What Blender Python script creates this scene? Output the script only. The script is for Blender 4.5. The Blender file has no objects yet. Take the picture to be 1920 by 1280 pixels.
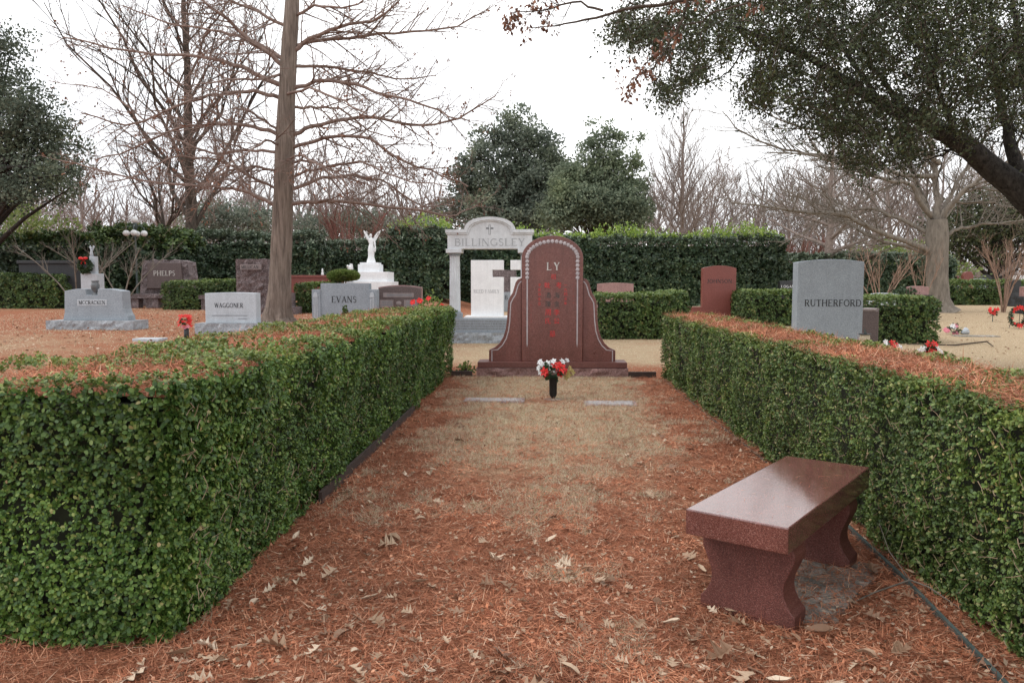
import bpy, math, random
import numpy as np
from mathutils import Vector, Matrix, noise

# ------------------------------------------------------------------ camera, sky, sun, exposure
S = bpy.context.scene
COL = S.collection
CAM = np.array([0.0, 0.0, 1.5])
FPX = 1440.0                                   # focal length in pixels of the 1920 px wide photograph
cam = bpy.data.cameras.new('camera')
cam.lens = 27.0; cam.sensor_width = 36.0; cam.clip_end = 2000; cam.clip_start = 0.05
camo = bpy.data.objects.new('camera', cam); COL.objects.link(camo)
camo.location = CAM
camo.rotation_euler = (math.radians(90 - 4.25), 0, math.radians(2.39))
S.camera = camo
ROT = np.array(camo.rotation_euler.to_matrix())

SUN_EL, SUN_AZ = math.radians(52), math.radians(-98)     # soft light from the upper left
world = bpy.data.worlds.new('World'); S.world = world; world.use_nodes = True
wn, wl = world.node_tree.nodes, world.node_tree.links
bg = wn['Background']; bg.inputs['Strength'].default_value = 0.1
sky = wn.new('ShaderNodeTexSky'); sky.sky_type = 'NISHITA'; sky.sun_disc = False
sky.sun_elevation = SUN_EL; sky.sun_rotation = SUN_AZ; sky.dust_density = 3.0
tc = wn.new('ShaderNodeTexCoord')
cl = wn.new('ShaderNodeTexNoise'); cl.inputs['Scale'].default_value = 1.6; cl.inputs['Detail'].default_value = 5
cr = wn.new('ShaderNodeValToRGB')
cr.color_ramp.elements[0].position = 0.28; cr.color_ramp.elements[0].color = (0.56, 0.60, 0.66, 1)
cr.color_ramp.elements[1].position = 0.62; cr.color_ramp.elements[1].color = (1, 1, 1, 1)
mul = wn.new('ShaderNodeVectorMath'); mul.operation = 'SCALE'; mul.inputs['Scale'].default_value = 11.5
mx = wn.new('ShaderNodeMix'); mx.data_type = 'RGBA'; mx.inputs['Factor'].default_value = 0.93
wl.new(tc.outputs['Generated'], cl.inputs['Vector']); wl.new(cl.outputs['Fac'], cr.inputs['Fac'])
wl.new(cr.outputs['Color'], mul.inputs[0])
wl.new(sky.outputs['Color'], mx.inputs[6]); wl.new(mul.outputs['Vector'], mx.inputs[7])
wl.new(mx.outputs[2], bg.inputs['Color'])

sl = bpy.data.lights.new('sun', 'SUN'); sl.energy = 0.8; sl.angle = math.radians(25); sl.color = (1, 0.97, 0.93)
so = bpy.data.objects.new('sun', sl); COL.objects.link(so)
sd = Vector((math.sin(SUN_AZ) * math.cos(SUN_EL), math.cos(SUN_AZ) * math.cos(SUN_EL), math.sin(SUN_EL)))
so.rotation_euler = (-sd).to_track_quat('-Z', 'Y').to_euler(); so.location = (-10, 0, 20)

S.view_settings.view_transform = 'Standard'; S.view_settings.look = 'None'
S.view_settings.exposure = 0.72; S.view_settings.gamma = 1.0; S.view_settings.use_curve_mapping = False
S.render.engine = 'CYCLES'
S.cycles.use_denoising = True
S.cycles.max_bounces = 6; S.cycles.diffuse_bounces = 3; S.cycles.glossy_bounces = 3
S.cycles.transmission_bounces = 3; S.cycles.transparent_max_bounces = 4

rng = np.random.default_rng(7); R = random.Random(11)

# ------------------------------------------------------------------ terrain height and where things stand
def sst(a, b, t):
    u = np.clip((np.asarray(t, float) - a) / (b - a), 0, 1); return u * u * (3 - 2 * u)
def HT(x, y):
    x = np.asarray(x, float); y = np.asarray(y, float)
    return 0.55 * sst(2.8, 6.0, -x) * sst(4, 15, y) + 0.4 * sst(18, 42, y)
def ray(px, py):
    d = ROT @ np.array([(px - 960) / FPX, -(py - 640) / FPX, -1.0]); return d
def G(px, py):                                  # the spot of ground seen at a place of the photograph
    d = ray(px, py); t = np.arange(2, 200, 0.02)
    P = CAM + t[:, None] * d
    i = int(np.argmax(P[:, 2] <= HT(P[:, 0], P[:, 1])))
    p = P[i].copy(); p[2] = HT(p[0], p[1]); return p
def AT(px, py, Y):                              # the point at distance Y
    d = ray(px, py); return CAM + d * (Y / d[1])
def STAND(px, Y):
    p = AT(px, 533, Y); p[2] = HT(p[0], p[1]); return p
def K(p):                                       # metres per photograph pixel at a point
    return float(np.dot(np.asarray(p) - CAM, ROT @ np.array([0, 0, -1.0]))) / FPX

# ------------------------------------------------------------------ object helpers
def tag(o, label=None, cat=None, group=None, kind=None):
    if label: o['label'] = label
    if cat: o['category'] = cat
    if group: o['group'] = group
    if kind: o['kind'] = kind
    return o
def thing(name, label, cat, loc=(0, 0, 0), rz=0.0, group=None):
    o = bpy.data.objects.new(name, None); COL.objects.link(o)
    o.empty_display_size = 0.1; o.location = loc; o.rotation_euler = (0, 0, rz)
    return tag(o, label, cat, group)
def link(name, me, mat, parent=None, smooth=False):
    o = bpy.data.objects.new(name, me); COL.objects.link(o)
    if mat is not None and not me.materials: me.materials.append(mat)
    if parent is not None: o.parent = parent
    if smooth: me.polygons.foreach_set('use_smooth', [True] * len(me.polygons))
    return o
def np_mesh(name, V, F):
    me = bpy.data.meshes.new(name); V = np.asarray(V, np.float32); F = np.asarray(F, np.int32); n, k = F.shape
    me.vertices.add(len(V)); me.vertices.foreach_set('co', V.ravel())
    me.loops.add(n * k); me.loops.foreach_set('vertex_index', F.ravel())
    me.polygons.add(n); me.polygons.foreach_set('loop_start', np.arange(0, n * k, k, dtype=np.int32))
    me.update(calc_edges=True); return me
def np_obj(name, V, F, mat, parent=None, smooth=False): return link(name, np_mesh(name, V, F), mat, parent, smooth)

class MB:
    def __init__(s): s.v = []; s.f = []
    def add(s, V, F):
        n = len(s.v); s.v += [tuple(map(float, p)) for p in V]; s.f += [tuple(i + n for i in f) for f in F]; return s
    def box(s, x0, x1, y0, y1, z0, z1):
        return s.add([(x0, y0, z0), (x1, y0, z0), (x1, y1, z0), (x0, y1, z0), (x0, y0, z1), (x1, y0, z1), (x1, y1, z1), (x0, y1, z1)],
                     [(0, 3, 2, 1), (4, 5, 6, 7), (0, 1, 5, 4), (1, 2, 6, 5), (2, 3, 7, 6), (3, 0, 4, 7)])
    def prism(s, poly, y0, y1):                 # outline in x, z (counter-clockwise seen from the front), pushed from y0 to y1
        n = len(poly)
        V = [(x, y0, z) for x, z in poly] + [(x, y1, z) for x, z in poly]
        F = [tuple(range(n)), tuple(range(2 * n - 1, n - 1, -1))] + [((i + 1) % n, i, n + i, n + (i + 1) % n) for i in range(n)]
        return s.add(V, F)
    def slab(s, poly, z0, z1):
        n = len(poly)
        V = [(x, y, z0) for x, y in poly] + [(x, y, z1) for x, y in poly]
        F = [tuple(range(n - 1, -1, -1)), tuple(range(n, 2 * n))] + [(i, (i + 1) % n, n + (i + 1) % n, n + i) for i in range(n)]
        return s.add(V, F)
    def lathe(s, prof, c=(0, 0, 0), n=20, sx=1, sy=1, flute=0, nf=0):
        V = []; F = []
        for r, z in prof:
            for j in range(n):
                a = 2 * math.pi * j / n
                rr = r * (1 - flute * abs(math.sin(a * nf / 2))) if nf else r
                V.append((c[0] + rr * math.cos(a) * sx, c[1] + rr * math.sin(a) * sy, c[2] + z))
        m = len(prof)
        for i in range(m - 1):
            for j in range(n):
                k = (j + 1) % n; F.append((i * n + j, i * n + k, (i + 1) * n + k, (i + 1) * n + j))
        F.append(tuple(range(n - 1, -1, -1))); F.append(tuple((m - 1) * n + j for j in range(n)))
        return s.add(V, F)
    def ball(s, c, rx, ry, rz, n=10, m=7):
        prof = [(max(0.02, math.sin(math.pi * i / m)), -math.cos(math.pi * i / m)) for i in range(m + 1)]
        V0 = len(s.v); s.lathe(prof, (0, 0, 0), n)
        s.v[V0:] = [(c[0] + x * rx, c[1] + y * ry, c[2] + z * rz) for x, y, z in s.v[V0:]]; return s
    def tube(s, pts, rad, n=6):
        V, F = tube_arrays(np.array(pts, float), np.array(rad, float) * np.ones(len(pts)), n); s.add(V, F.tolist()); return s
    def build(s, name, mat, parent=None, smooth=False, bevel=0.0, loc=None, rot=None):
        me = bpy.data.meshes.new(name); me.from_pydata(s.v, [], s.f); me.update()
        o = link(name, me, mat, parent, smooth)
        if bevel:
            b = o.modifiers.new('soft_edge', 'BEVEL'); b.width = bevel; b.segments = 2; b.limit_method = 'ANGLE'; b.angle_limit = 0.6
        if loc is not None: o.location = loc
        if rot is not None: o.rotation_euler = rot
        return o

def tube_arrays(P, rad, n):
    m = len(P); T = np.gradient(P, axis=0); T /= np.linalg.norm(T, axis=1)[:, None] + 1e-9
    ref = np.where(np.abs(T[:, 2:3]) > 0.9, np.array([[1.0, 0, 0]]), np.array([[0, 0, 1.0]]))
    A = np.cross(T, ref); A /= np.linalg.norm(A, axis=1)[:, None] + 1e-9; B = np.cross(T, A)
    a = np.arange(n) * 2 * math.pi / n
    V = P[:, None, :] + rad[:, None, None] * (np.cos(a)[None, :, None] * A[:, None, :] + np.sin(a)[None, :, None] * B[:, None, :])
    i = np.arange(m - 1)[:, None]; j = np.arange(n)[None, :]; k = (j + 1) % n
    F = np.stack([i * n + j + 0 * k, i * n + k, (i + 1) * n + k, (i + 1) * n + j + 0 * k], -1).reshape(-1, 4)
    return V.reshape(-1, 3), F
class Tubes:
    def __init__(s): s.b = {}
    def add(s, P, rad, n): s.b.setdefault((len(P), n), []).append((P, rad))
    def arrays(s):
        VV = []; FF = []; off = 0
        for (m, n), L in s.b.items():
            P = np.array([q[0] for q in L], float); rad = np.array([q[1] for q in L], float); N = len(L)
            T = np.gradient(P, axis=1); T /= np.linalg.norm(T, axis=2)[..., None] + 1e-9
            ref = np.where(np.abs(T[..., 2:3]) > 0.9, np.array([1.0, 0, 0]), np.array([0, 0, 1.0]))
            A = np.cross(T, ref); A /= np.linalg.norm(A, axis=2)[..., None] + 1e-9; B = np.cross(T, A); a = np.arange(n) * 2 * math.pi / n
            V = P[:, :, None, :] + rad[:, :, None, None] * (np.cos(a)[:, None] * A[:, :, None, :] + np.sin(a)[:, None] * B[:, :, None, :])
            i = np.arange(m - 1)[:, None]; j = np.arange(n)[None, :]; k = (j + 1) % n
            F = np.stack([i * n + j + 0 * k, i * n + k, (i + 1) * n + k, (i + 1) * n + j + 0 * k], -1).reshape(1, -1, 4) + (np.arange(N) * m * n)[:, None, None]
            VV.append(V.reshape(-1, 3)); FF.append(F.reshape(-1, 4) + off); off += N * m * n
        return np.concatenate(VV), np.concatenate(FF)
    def build(s, name, mat, parent=None):
        if not s.b: return None
        return np_obj(name, *s.arrays(), mat, parent, True)

def vnoise(x, y, f, seed=0):                    # smooth value noise in the plane
    X, Y = np.asarray(x) * f + seed * 17.3 + 500, np.asarray(y) * f + seed * 9.1 + 500; ix, iy = np.floor(X), np.floor(Y); u, v = X - ix, Y - iy; u = u * u * (3 - 2 * u); v = v * v * (3 - 2 * v)
    h = lambda a, b: np.modf(np.abs(np.sin(a * 127.1 + b * 311.7 + seed) * 43758.5453))[0]
    return (h(ix, iy) * (1 - u) + h(ix + 1, iy) * u) * (1 - v) + (h(ix, iy + 1) * (1 - u) + h(ix + 1, iy + 1) * u) * v
def fbm(x, y, f, seed=0): return (vnoise(x, y, f, seed) + .5 * vnoise(x, y, f * 2.1, seed + 1) + .3 * vnoise(x, y, f * 4.7, seed + 2)) / 1.8
def scatter(T, TF, pos, ydir, nrm, size):       # many small copies of one leaf shape, one mesh
    pos = np.asarray(pos, float); ydir = ydir / (np.linalg.norm(ydir, axis=1)[:, None] + 1e-9)
    X = np.cross(ydir, nrm); X /= np.linalg.norm(X, axis=1)[:, None] + 1e-9; Z = np.cross(X, ydir)
    size = np.asarray(size, float).reshape(-1, 1, 1) * np.ones((len(pos), 1, 1))
    T = np.asarray(T, float)
    V = pos[:, None, :] + size * (T[None, :, 0:1] * X[:, None, :] + T[None, :, 1:2] * ydir[:, None, :] + T[None, :, 2:3] * Z[:, None, :])
    TF = np.asarray(TF); F = (np.arange(len(pos)) * len(T))[:, None, None] + TF[None]
    return V.reshape(-1, 3), F.reshape(-1, TF.shape[1])
LEAF = [(0, 0, 0), (-.33, .32, .07), (-.31, .74, .06), (0, 1, -.04), (.31, .74, .06), (.33, .32, .07)]
LEAF_F = [(0, 3, 2, 1), (0, 5, 4, 3)]
CARD_W = [(0, 0, 0), (.36, .5, .08), (0, 1, 0), (-.36, .5, .08)]; CARD = [(0, 0, 0), (.3, .5, .08), (0, 1, 0), (-.3, .5, .08)]; CARD_F = [(0, 1, 2, 3)]
BLADE = [(-.5, 0, 0), (.5, 0, 0), (0, 1, 0)]; BLADE_F = [(0, 1, 2)]
def rdir(n): v = rng.normal(size=(n, 3)); return v / np.linalg.norm(v, axis=1)[:, None]

# ------------------------------------------------------------------ materials
def newmat(name):
    m = bpy.data.materials.new(name); m.use_nodes = True; nt = m.node_tree
    return m, nt.nodes, nt.links, nt.nodes['Principled BSDF']
def ramp(n, stops):
    r = n.new('ShaderNodeValToRGB'); e = r.color_ramp.elements
    while len(e) < len(stops): e.new(0.5)
    for el, (p, c) in zip(e, stops): el.position = p; el.color = (*c, 1)
    return r
def leafmat(name, stops, rough=0.45, trans=0.2, spec=0.5, patch=0.0, patch_scale=2.2, tint=(1.12, 1.06, .75)):
    m, n, l, b = newmat(name)
    g = n.new('ShaderNodeNewGeometry'); r = ramp(n, stops); l.new(g.outputs['Random Per Island'], r.inputs['Fac']); col = r.outputs['Color']
    if patch:                                    # whole patches of older, yellower or fresher growth
        tcn = n.new('ShaderNodeTexCoord'); no = n.new('ShaderNodeTexNoise'); no.inputs['Scale'].default_value = patch_scale; no.inputs['Detail'].default_value = 4
        l.new(tcn.outputs['Object'], no.inputs['Vector'])
        pr = ramp(n, [(.33, (1 - patch * .45,) * 3), (.5, (1, 1, 1)), (.68, tuple(1 + (t - .75) * patch * 1.3 for t in tint))]); l.new(no.outputs['Fac'], pr.inputs['Fac'])
        mu = n.new('ShaderNodeVectorMath'); mu.operation = 'MULTIPLY'; l.new(col, mu.inputs[0]); l.new(pr.outputs['Color'], mu.inputs[1]); col = mu.outputs['Vector']
    l.new(col, b.inputs['Base Color']); b.inputs['Roughness'].default_value = rough
    b.inputs['Specular IOR Level'].default_value = spec
    if trans:
        t = n.new('ShaderNodeBsdfTranslucent'); l.new(col, t.inputs['Color'])
        x = n.new('ShaderNodeMixShader'); x.inputs['Fac'].default_value = trans
        l.new(b.outputs[0], x.inputs[1]); l.new(t.outputs[0], x.inputs[2]); l.new(x.outputs[0], n['Material Output'].inputs['Surface'])
    return m
def stonemat(name, stops, scale=220, rough=0.4, bump=0.0, bscale=30, stain=0.25, spec=0.5):
    m, n, l, b = newmat(name)
    tcn = n.new('ShaderNodeTexCoord')
    vo = n.new('ShaderNodeTexVoronoi'); vo.inputs['Scale'].default_value = scale
    l.new(tcn.outputs['Object'], vo.inputs['Vector'])
    sp = n.new('ShaderNodeSeparateColor'); l.new(vo.outputs['Color'], sp.inputs['Color'])
    r = ramp(n, stops); l.new(sp.outputs[0], r.inputs['Fac'])
    no = n.new('ShaderNodeTexNoise'); no.inputs['Scale'].default_value = 3.5; no.inputs['Detail'].default_value = 6; no.inputs['Roughness'].default_value = 0.65
    l.new(tcn.outputs['Object'], no.inputs['Vector'])
    mr = n.new('ShaderNodeMapRange'); mr.inputs[1].default_value = 0.3; mr.inputs[2].default_value = 0.7
    mr.inputs[3].default_value = 1 - stain; mr.inputs[4].default_value = 1 + stain * 0.4
    l.new(no.outputs['Fac'], mr.inputs[0])
    st = n.new('ShaderNodeTexNoise'); st.inputs['Scale'].default_value = 1.0; st.inputs['Detail'].default_value = 5       # rain streaks down the faces
    mp = n.new('ShaderNodeMapping'); mp.inputs['Scale'].default_value = (14, 14, .9); l.new(tcn.outputs['Object'], mp.inputs['Vector']); l.new(mp.outputs['Vector'], st.inputs['Vector'])
    m2 = n.new('ShaderNodeMapRange'); m2.inputs[1].default_value = .35; m2.inputs[2].default_value = .6; m2.inputs[3].default_value = 1 - stain * .55; m2.inputs[4].default_value = 1.0; l.new(st.outputs['Fac'], m2.inputs[0])
    mq = n.new('ShaderNodeMath'); mq.operation = 'MULTIPLY'; l.new(mr.outputs[0], mq.inputs[0]); l.new(m2.outputs[0], mq.inputs[1])
    rv = n.new('ShaderNodeMapRange'); rv.inputs[3].default_value = max(.05, rough - .05); rv.inputs[4].default_value = rough + (.18 if rough > .2 else .05); l.new(no.outputs['Fac'], rv.inputs[0]); l.new(rv.outputs[0], b.inputs['Roughness'])
    mm = n.new('ShaderNodeVectorMath'); mm.operation = 'SCALE'; l.new(r.outputs['Color'], mm.inputs[0]); l.new(mq.outputs[0], mm.inputs['Scale'])
    l.new(mm.outputs['Vector'], b.inputs['Base Color'])
    b.inputs['Roughness'].default_value = rough; b.inputs['Specular IOR Level'].default_value = spec
    if bump:
        bn = n.new('ShaderNodeTexNoise'); bn.inputs['Scale'].default_value = bscale; bn.inputs['Detail'].default_value = 8
        l.new(tcn.outputs['Object'], bn.inputs['Vector'])
        bu = n.new('ShaderNodeBump'); bu.inputs['Strength'].default_value = bump; bu.inputs['Distance'].default_value = 0.03
        l.new(bn.outputs['Fac'], bu.inputs['Height']); l.new(bu.outputs['Normal'], b.inputs['Normal'])
    return m
def plain(name, c, rough=0.6, metal=0.0, var=0.15):
    m, n, l, b = newmat(name)
    no = n.new('ShaderNodeTexNoise'); no.inputs['Scale'].default_value = 14; no.inputs['Detail'].default_value = 5
    tcn = n.new('ShaderNodeTexCoord'); l.new(tcn.outputs['Object'], no.inputs['Vector'])
    r = ramp(n, [(0.3, tuple(x * (1 - var) for x in c)), (0.7, tuple(min(1, x * (1 + var)) for x in c))])
    l.new(no.outputs['Fac'], r.inputs['Fac']); l.new(r.outputs['Color'], b.inputs['Base Color'])
    b.inputs['Roughness'].default_value = rough; b.inputs['Metallic'].default_value = metal
    return m
def barkmat(name, c0, c1, scale=9, zs=0.22, bump=0.6):
    m, n, l, b = newmat(name)
    tcn = n.new('ShaderNodeTexCoord'); mp = n.new('ShaderNodeMapping'); mp.inputs['Scale'].default_value = (1, 1, zs)
    l.new(tcn.outputs['Object'], mp.inputs['Vector'])
    no = n.new('ShaderNodeTexNoise'); no.inputs['Scale'].default_value = scale; no.inputs['Detail'].default_value = 8; no.inputs['Roughness'].default_value = 0.7
    l.new(mp.outputs['Vector'], no.inputs['Vector'])
    r = ramp(n, [(0.32, c0), (0.68, c1)]); l.new(no.outputs['Fac'], r.inputs['Fac']); l.new(r.outputs['Color'], b.inputs['Base Color'])
    b.inputs['Roughness'].default_value = 0.9; b.inputs['Specular IOR Level'].default_value = 0.2
    bu = n.new('ShaderNodeBump'); bu.inputs['Strength'].default_value = bump; bu.inputs['Distance'].default_value = 0.04
    l.new(no.outputs['Fac'], bu.inputs['Height']); l.new(bu.outputs['Normal'], b.inputs['Normal'])
    return m

M = {}
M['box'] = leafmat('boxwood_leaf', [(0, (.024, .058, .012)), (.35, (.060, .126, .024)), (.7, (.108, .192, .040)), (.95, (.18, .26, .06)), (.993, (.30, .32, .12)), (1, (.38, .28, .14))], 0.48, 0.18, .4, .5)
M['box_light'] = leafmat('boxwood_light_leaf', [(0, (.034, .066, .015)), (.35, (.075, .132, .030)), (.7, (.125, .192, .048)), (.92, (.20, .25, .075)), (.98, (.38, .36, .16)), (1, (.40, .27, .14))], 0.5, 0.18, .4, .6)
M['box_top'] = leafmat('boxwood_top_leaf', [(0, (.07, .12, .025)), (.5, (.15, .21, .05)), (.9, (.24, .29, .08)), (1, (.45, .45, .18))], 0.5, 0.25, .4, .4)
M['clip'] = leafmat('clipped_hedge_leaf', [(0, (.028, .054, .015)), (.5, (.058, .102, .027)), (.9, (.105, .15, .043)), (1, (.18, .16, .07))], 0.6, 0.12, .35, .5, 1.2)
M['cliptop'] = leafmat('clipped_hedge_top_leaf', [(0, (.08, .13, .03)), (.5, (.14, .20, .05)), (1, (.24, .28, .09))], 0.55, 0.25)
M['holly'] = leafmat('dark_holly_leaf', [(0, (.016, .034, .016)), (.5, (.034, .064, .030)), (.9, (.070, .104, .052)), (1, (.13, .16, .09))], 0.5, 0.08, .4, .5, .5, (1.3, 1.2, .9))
M['holly_lit_top'] = leafmat('holly_skylit_top_leaf', [(0, (.06, .09, .055)), (.6, (.12, .155, .10)), (1, (.21, .25, .17))], 0.4, 0.15)  # paler than holly: skylight on tall hedge tops put into the leaf colour
M['sprout'] = leafmat('fresh_sprout_leaf', [(0, (.15, .25, .04)), (.6, (.26, .38, .07)), (1, (.42, .50, .13))], 0.5, 0.35)
M['oak'] = leafmat('live_oak_leaf', [(0, (.020, .029, .011)), (.5, (.043, .056, .022)), (.9, (.082, .096, .043)), (1, (.13, .135, .075))], 0.6, 0.10, .3, .5, .7)
M['oak_far'] = leafmat('far_live_oak_leaf', [(0, (.05, .065, .045)), (.5, (.10, .125, .09)), (.9, (.16, .185, .135)), (1, (.2, .22, .16))], 0.75, 0.25, .2, .5, .4)
M['cedar'] = leafmat('cedar_leaf', [(0, (.09, .115, .09)), (.5, (.17, .20, .155)), (1, (.27, .30, .24))], 0.8, 0.4, .15, .5, .25)
M['ever'] = leafmat('pale_evergreen_leaf', [(0, (.11, .145, .10)), (.5, (.20, .24, .165)), (1, (.30, .34, .24))], 0.8, 0.45, .15, .5, .25)
M['yellowgreen'] = leafmat('yellow_green_leaf', [(0, (.09, .13, .035)), (.6, (.16, .21, .06)), (1, (.26, .29, .10))], 0.6, 0.3)
M['rust'] = leafmat('rusty_dry_leaf', [(0, (.10, .045, .03)), (.6, (.20, .09, .055)), (1, (.30, .15, .09))], 0.8, 0.15)
M['needle'] = leafmat('fallen_needle', [(0, (.13, .043, .024)), (.25, (.31, .108, .056)), (.7, (.50, .20, .108)), (.93, (.60, .31, .19)), (1, (.66, .50, .36))], 0.8, 0.12, 0.25, .55, 2.0, (1.15, 1.15, 1.1))
M['grass'] = leafmat('dry_grass_blade', [(0, (.40, .29, .19)), (.35, (.62, .51, .36)), (.86, (.80, .72, .56)), (.94, (.56, .57, .37)), (1, (.32, .38, .17))], 0.8, 0.3, 0.25)
M['deadleaf'] = leafmat('dead_oak_leaf', [(0, (.16, .08, .045)), (.4, (.30, .18, .11)), (.8, (.44, .31, .21)), (1, (.56, .44, .33))], 0.7, 0.15, 0.3)
M['core'] = plain('hedge_inner_shade', (.022, .026, .013), 1.0, 0, .6)  # near-black colour stands in for the shade between the shoots
M['twig'] = plain('pale_twig', (.26, .19, .12), 0.9)
M['bark_cy'] = barkmat('cypress_bark', (.095, .074, .061), (.31, .25, .208), 16, 0.10, 1.0)
M['limb_cy'] = barkmat('cypress_limb_bark', (.14, .095, .078), (.31, .225, .19), 10, 1)
M['bark_dk'] = barkmat('dark_bark', (.035, .027, .022), (.115, .088, .07), 10, 0.3)
M['bark_oak'] = barkmat('live_oak_bark', (.010, .009, .008), (.07, .062, .055), 16, 0.6, 1.0)
M['bark_gr'] = barkmat('grey_bark', (.105, .09, .074), (.25, .215, .178), 9, 0.25, 0.6)
M['bark_pk'] = barkmat('pinkish_twig_bark', (.15, .115, .10), (.31, .25, .22), 8, 1)
M['bark_wood'] = barkmat('woodland_bark', (.17, .135, .12), (.33, .275, .25), 3, 1)
M['bark_my'] = barkmat('myrtle_bark', (.20, .12, .085), (.42, .29, .22), 7, 0.4)
M['bark_red'] = barkmat('red_myrtle_bark', (.12, .05, .04), (.27, .13, .105), 7, 0.4)
M['red'] = stonemat('red_granite', [(0, (.065, .019, .015)), (.45, (.15, .045, .034)), (.85, (.225, .08, .063)), (1, (.36, .20, .17))], 260, 0.25, stain=0.2)
M['redpol'] = stonemat('polished_red_granite', [(0, (.065, .022, .018)), (.45, (.15, .052, .042)), (.85, (.21, .085, .07)), (1, (.32, .18, .16))], 420, 0.11, stain=0.2, spec=1.0)
M['redside'] = stonemat('honed_red_granite', [(0, (.06, .017, .013)), (.45, (.14, .042, .033)), (.85, (.19, .066, .052)), (1, (.30, .16, .13))], 380, 0.5, stain=0.2)
M['redrough'] = stonemat('rough_red_granite', [(0, (.13, .06, .055)), (.5, (.25, .13, .12)), (1, (.42, .28, .25))], 160, 0.8, 0.7, 25)
M['redj'] = stonemat('smooth_red_granite', [(0, (.12, .026, .02)), (.5, (.19, .048, .037)), (1, (.26, .085, .068))], 200, 0.35, stain=0.1)
M['grey'] = stonemat('grey_granite', [(0, (.18, .205, .23)), (.5, (.265, .30, .335)), (1, (.38, .42, .46))], 170, 0.5, stain=0.12)
M['greyl'] = stonemat('light_grey_granite', [(0, (.34, .37, .40)), (.5, (.44, .475, .51)), (1, (.54, .575, .61))], 160, 0.55, stain=0.12)
M['arch'] = stonemat('pale_arch_granite', [(0, (.56, .59, .62)), (.5, (.64, .67, .70)), (1, (.72, .75, .775))], 140, .55, stain=.14)
M['greyr'] = stonemat('rough_grey_granite', [(0, (.24, .265, .29)), (.5, (.34, .365, .39)), (1, (.47, .50, .53))], 120, 0.85, 0.6, 22)
M['white'] = stonemat('white_marble', [(0, (.70, .72, .74)), (.5, (.77, .785, .80)), (1, (.82, .83, .84))], 60, 0.5, stain=0.08)
M['brown'] = stonemat('brown_granite', [(0, (.05, .034, .032)), (.5, (.10, .070, .066)), (1, (.17, .125, .12))], 180, 0.35, stain=0.12)
M['brownr'] = stonemat('rough_brown_granite', [(0, (.075, .055, .055)), (.5, (.17, .13, .13)), (1, (.32, .27, .27))], 70, 0.9, 1.0, 12, stain=0.45)
M['brownp'] = stonemat('pale_brown_panel', [(0, (.22, .18, .175)), (1, (.34, .29, .285))], 180, 0.6)
M['plate_dull'] = stonemat('dull_plate', [(0, (.30, .28, .28)), (1, (.42, .39, .39))], 120, .7)
M['pink'] = stonemat('pink_granite', [(0, (.22, .11, .10)), (.5, (.33, .18, .165)), (1, (.46, .30, .28))], 150, 0.5)
M['black'] = stonemat('black_granite', [(0, (.006, .006, .007)), (.8, (.016, .016, .018)), (1, (.05, .05, .055))], 220, 0.18, stain=0.1)
M['charcoal'] = stonemat('charcoal_stone', [(0, (.018, .019, .021)), (1, (.042, .044, .048))], 90, 0.6)
M['urn'] = stonemat('dark_urn_granite', [(0, (.07, .075, .08)), (1, (.16, .17, .18))], 150, .3)
M['frost'] = plain('frosted_carving', (.42, .37, .38), 0.8)
M['letter_w'] = plain('pale_letter', (.52, .50, .47), 0.7)
M['letter_k'] = plain('dark_letter', (.018, .020, .024), 0.6)
M['letter_g'] = plain('grey_letter', (.20, .21, .225), 0.8)
M['letter_s'] = plain('soft_grey_letter', (.36, .38, .40), 0.8)
M['letter_p'] = plain('marble_letter', (.42, .43, .45), 0.8)
M['paint_r'] = plain('red_paint', (.62, .018, .022), 0.6)
M['paint_d'] = plain('faded_red_paint', (.34, .03, .03), 0.7)
M['paint_g'] = plain('dark_green_paint', (.018, .045, .042), 0.6)
M['vase'] = plain('black_metal', (.018, .019, .021), 0.45, 0.3)
M['concrete'] = stonemat('concrete', [(0, (.27, .25, .215)), (.5, (.33, .305, .265)), (1, (.40, .37, .325))], 160, 0.95, 0.5, 30, 0.7)
M['edging'] = plain('green_edging', (.055, .075, .07), 0.6, 0.0, 0.3)
M['edging_b'] = plain('brown_edging', (.045, .028, .022), 0.85, 0.0, 0.3)
M['cream'] = stonemat('cream_stone', [(0, (.42, .36, .25)), (1, (.56, .49, .36))], 60, 0.85)
M['red_petal'] = leafmat('red_petal', [(0, (.50, .008, .012)), (.6, (.70, .022, .022)), (1, (.80, .06, .05))], 0.55, 0.25)
M['white_petal'] = leafmat('white_petal', [(0, (.66, .66, .68)), (1, (.85, .85, .84))], 0.6, 0.3)
M['pink_petal'] = leafmat('pink_petal', [(0, (.62, .14, .20)), (1, (.82, .36, .42))], 0.6, 0.3)
M['gold_petal'] = leafmat('gold_petal', [(0, (.30, .22, .05)), (1, (.62, .52, .22))], 0.5, 0.3)
M['silk'] = leafmat('bouquet_leaf', [(0, (.015, .04, .015)), (1, (.04, .085, .03))], 0.5, 0.2)
m_, n_, l_, b_ = newmat('lamp_globe'); b_.inputs['Base Color'].default_value = (.62, .62, .61, 1); b_.inputs['Roughness'].default_value = 0.25; M['globe'] = m_

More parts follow.
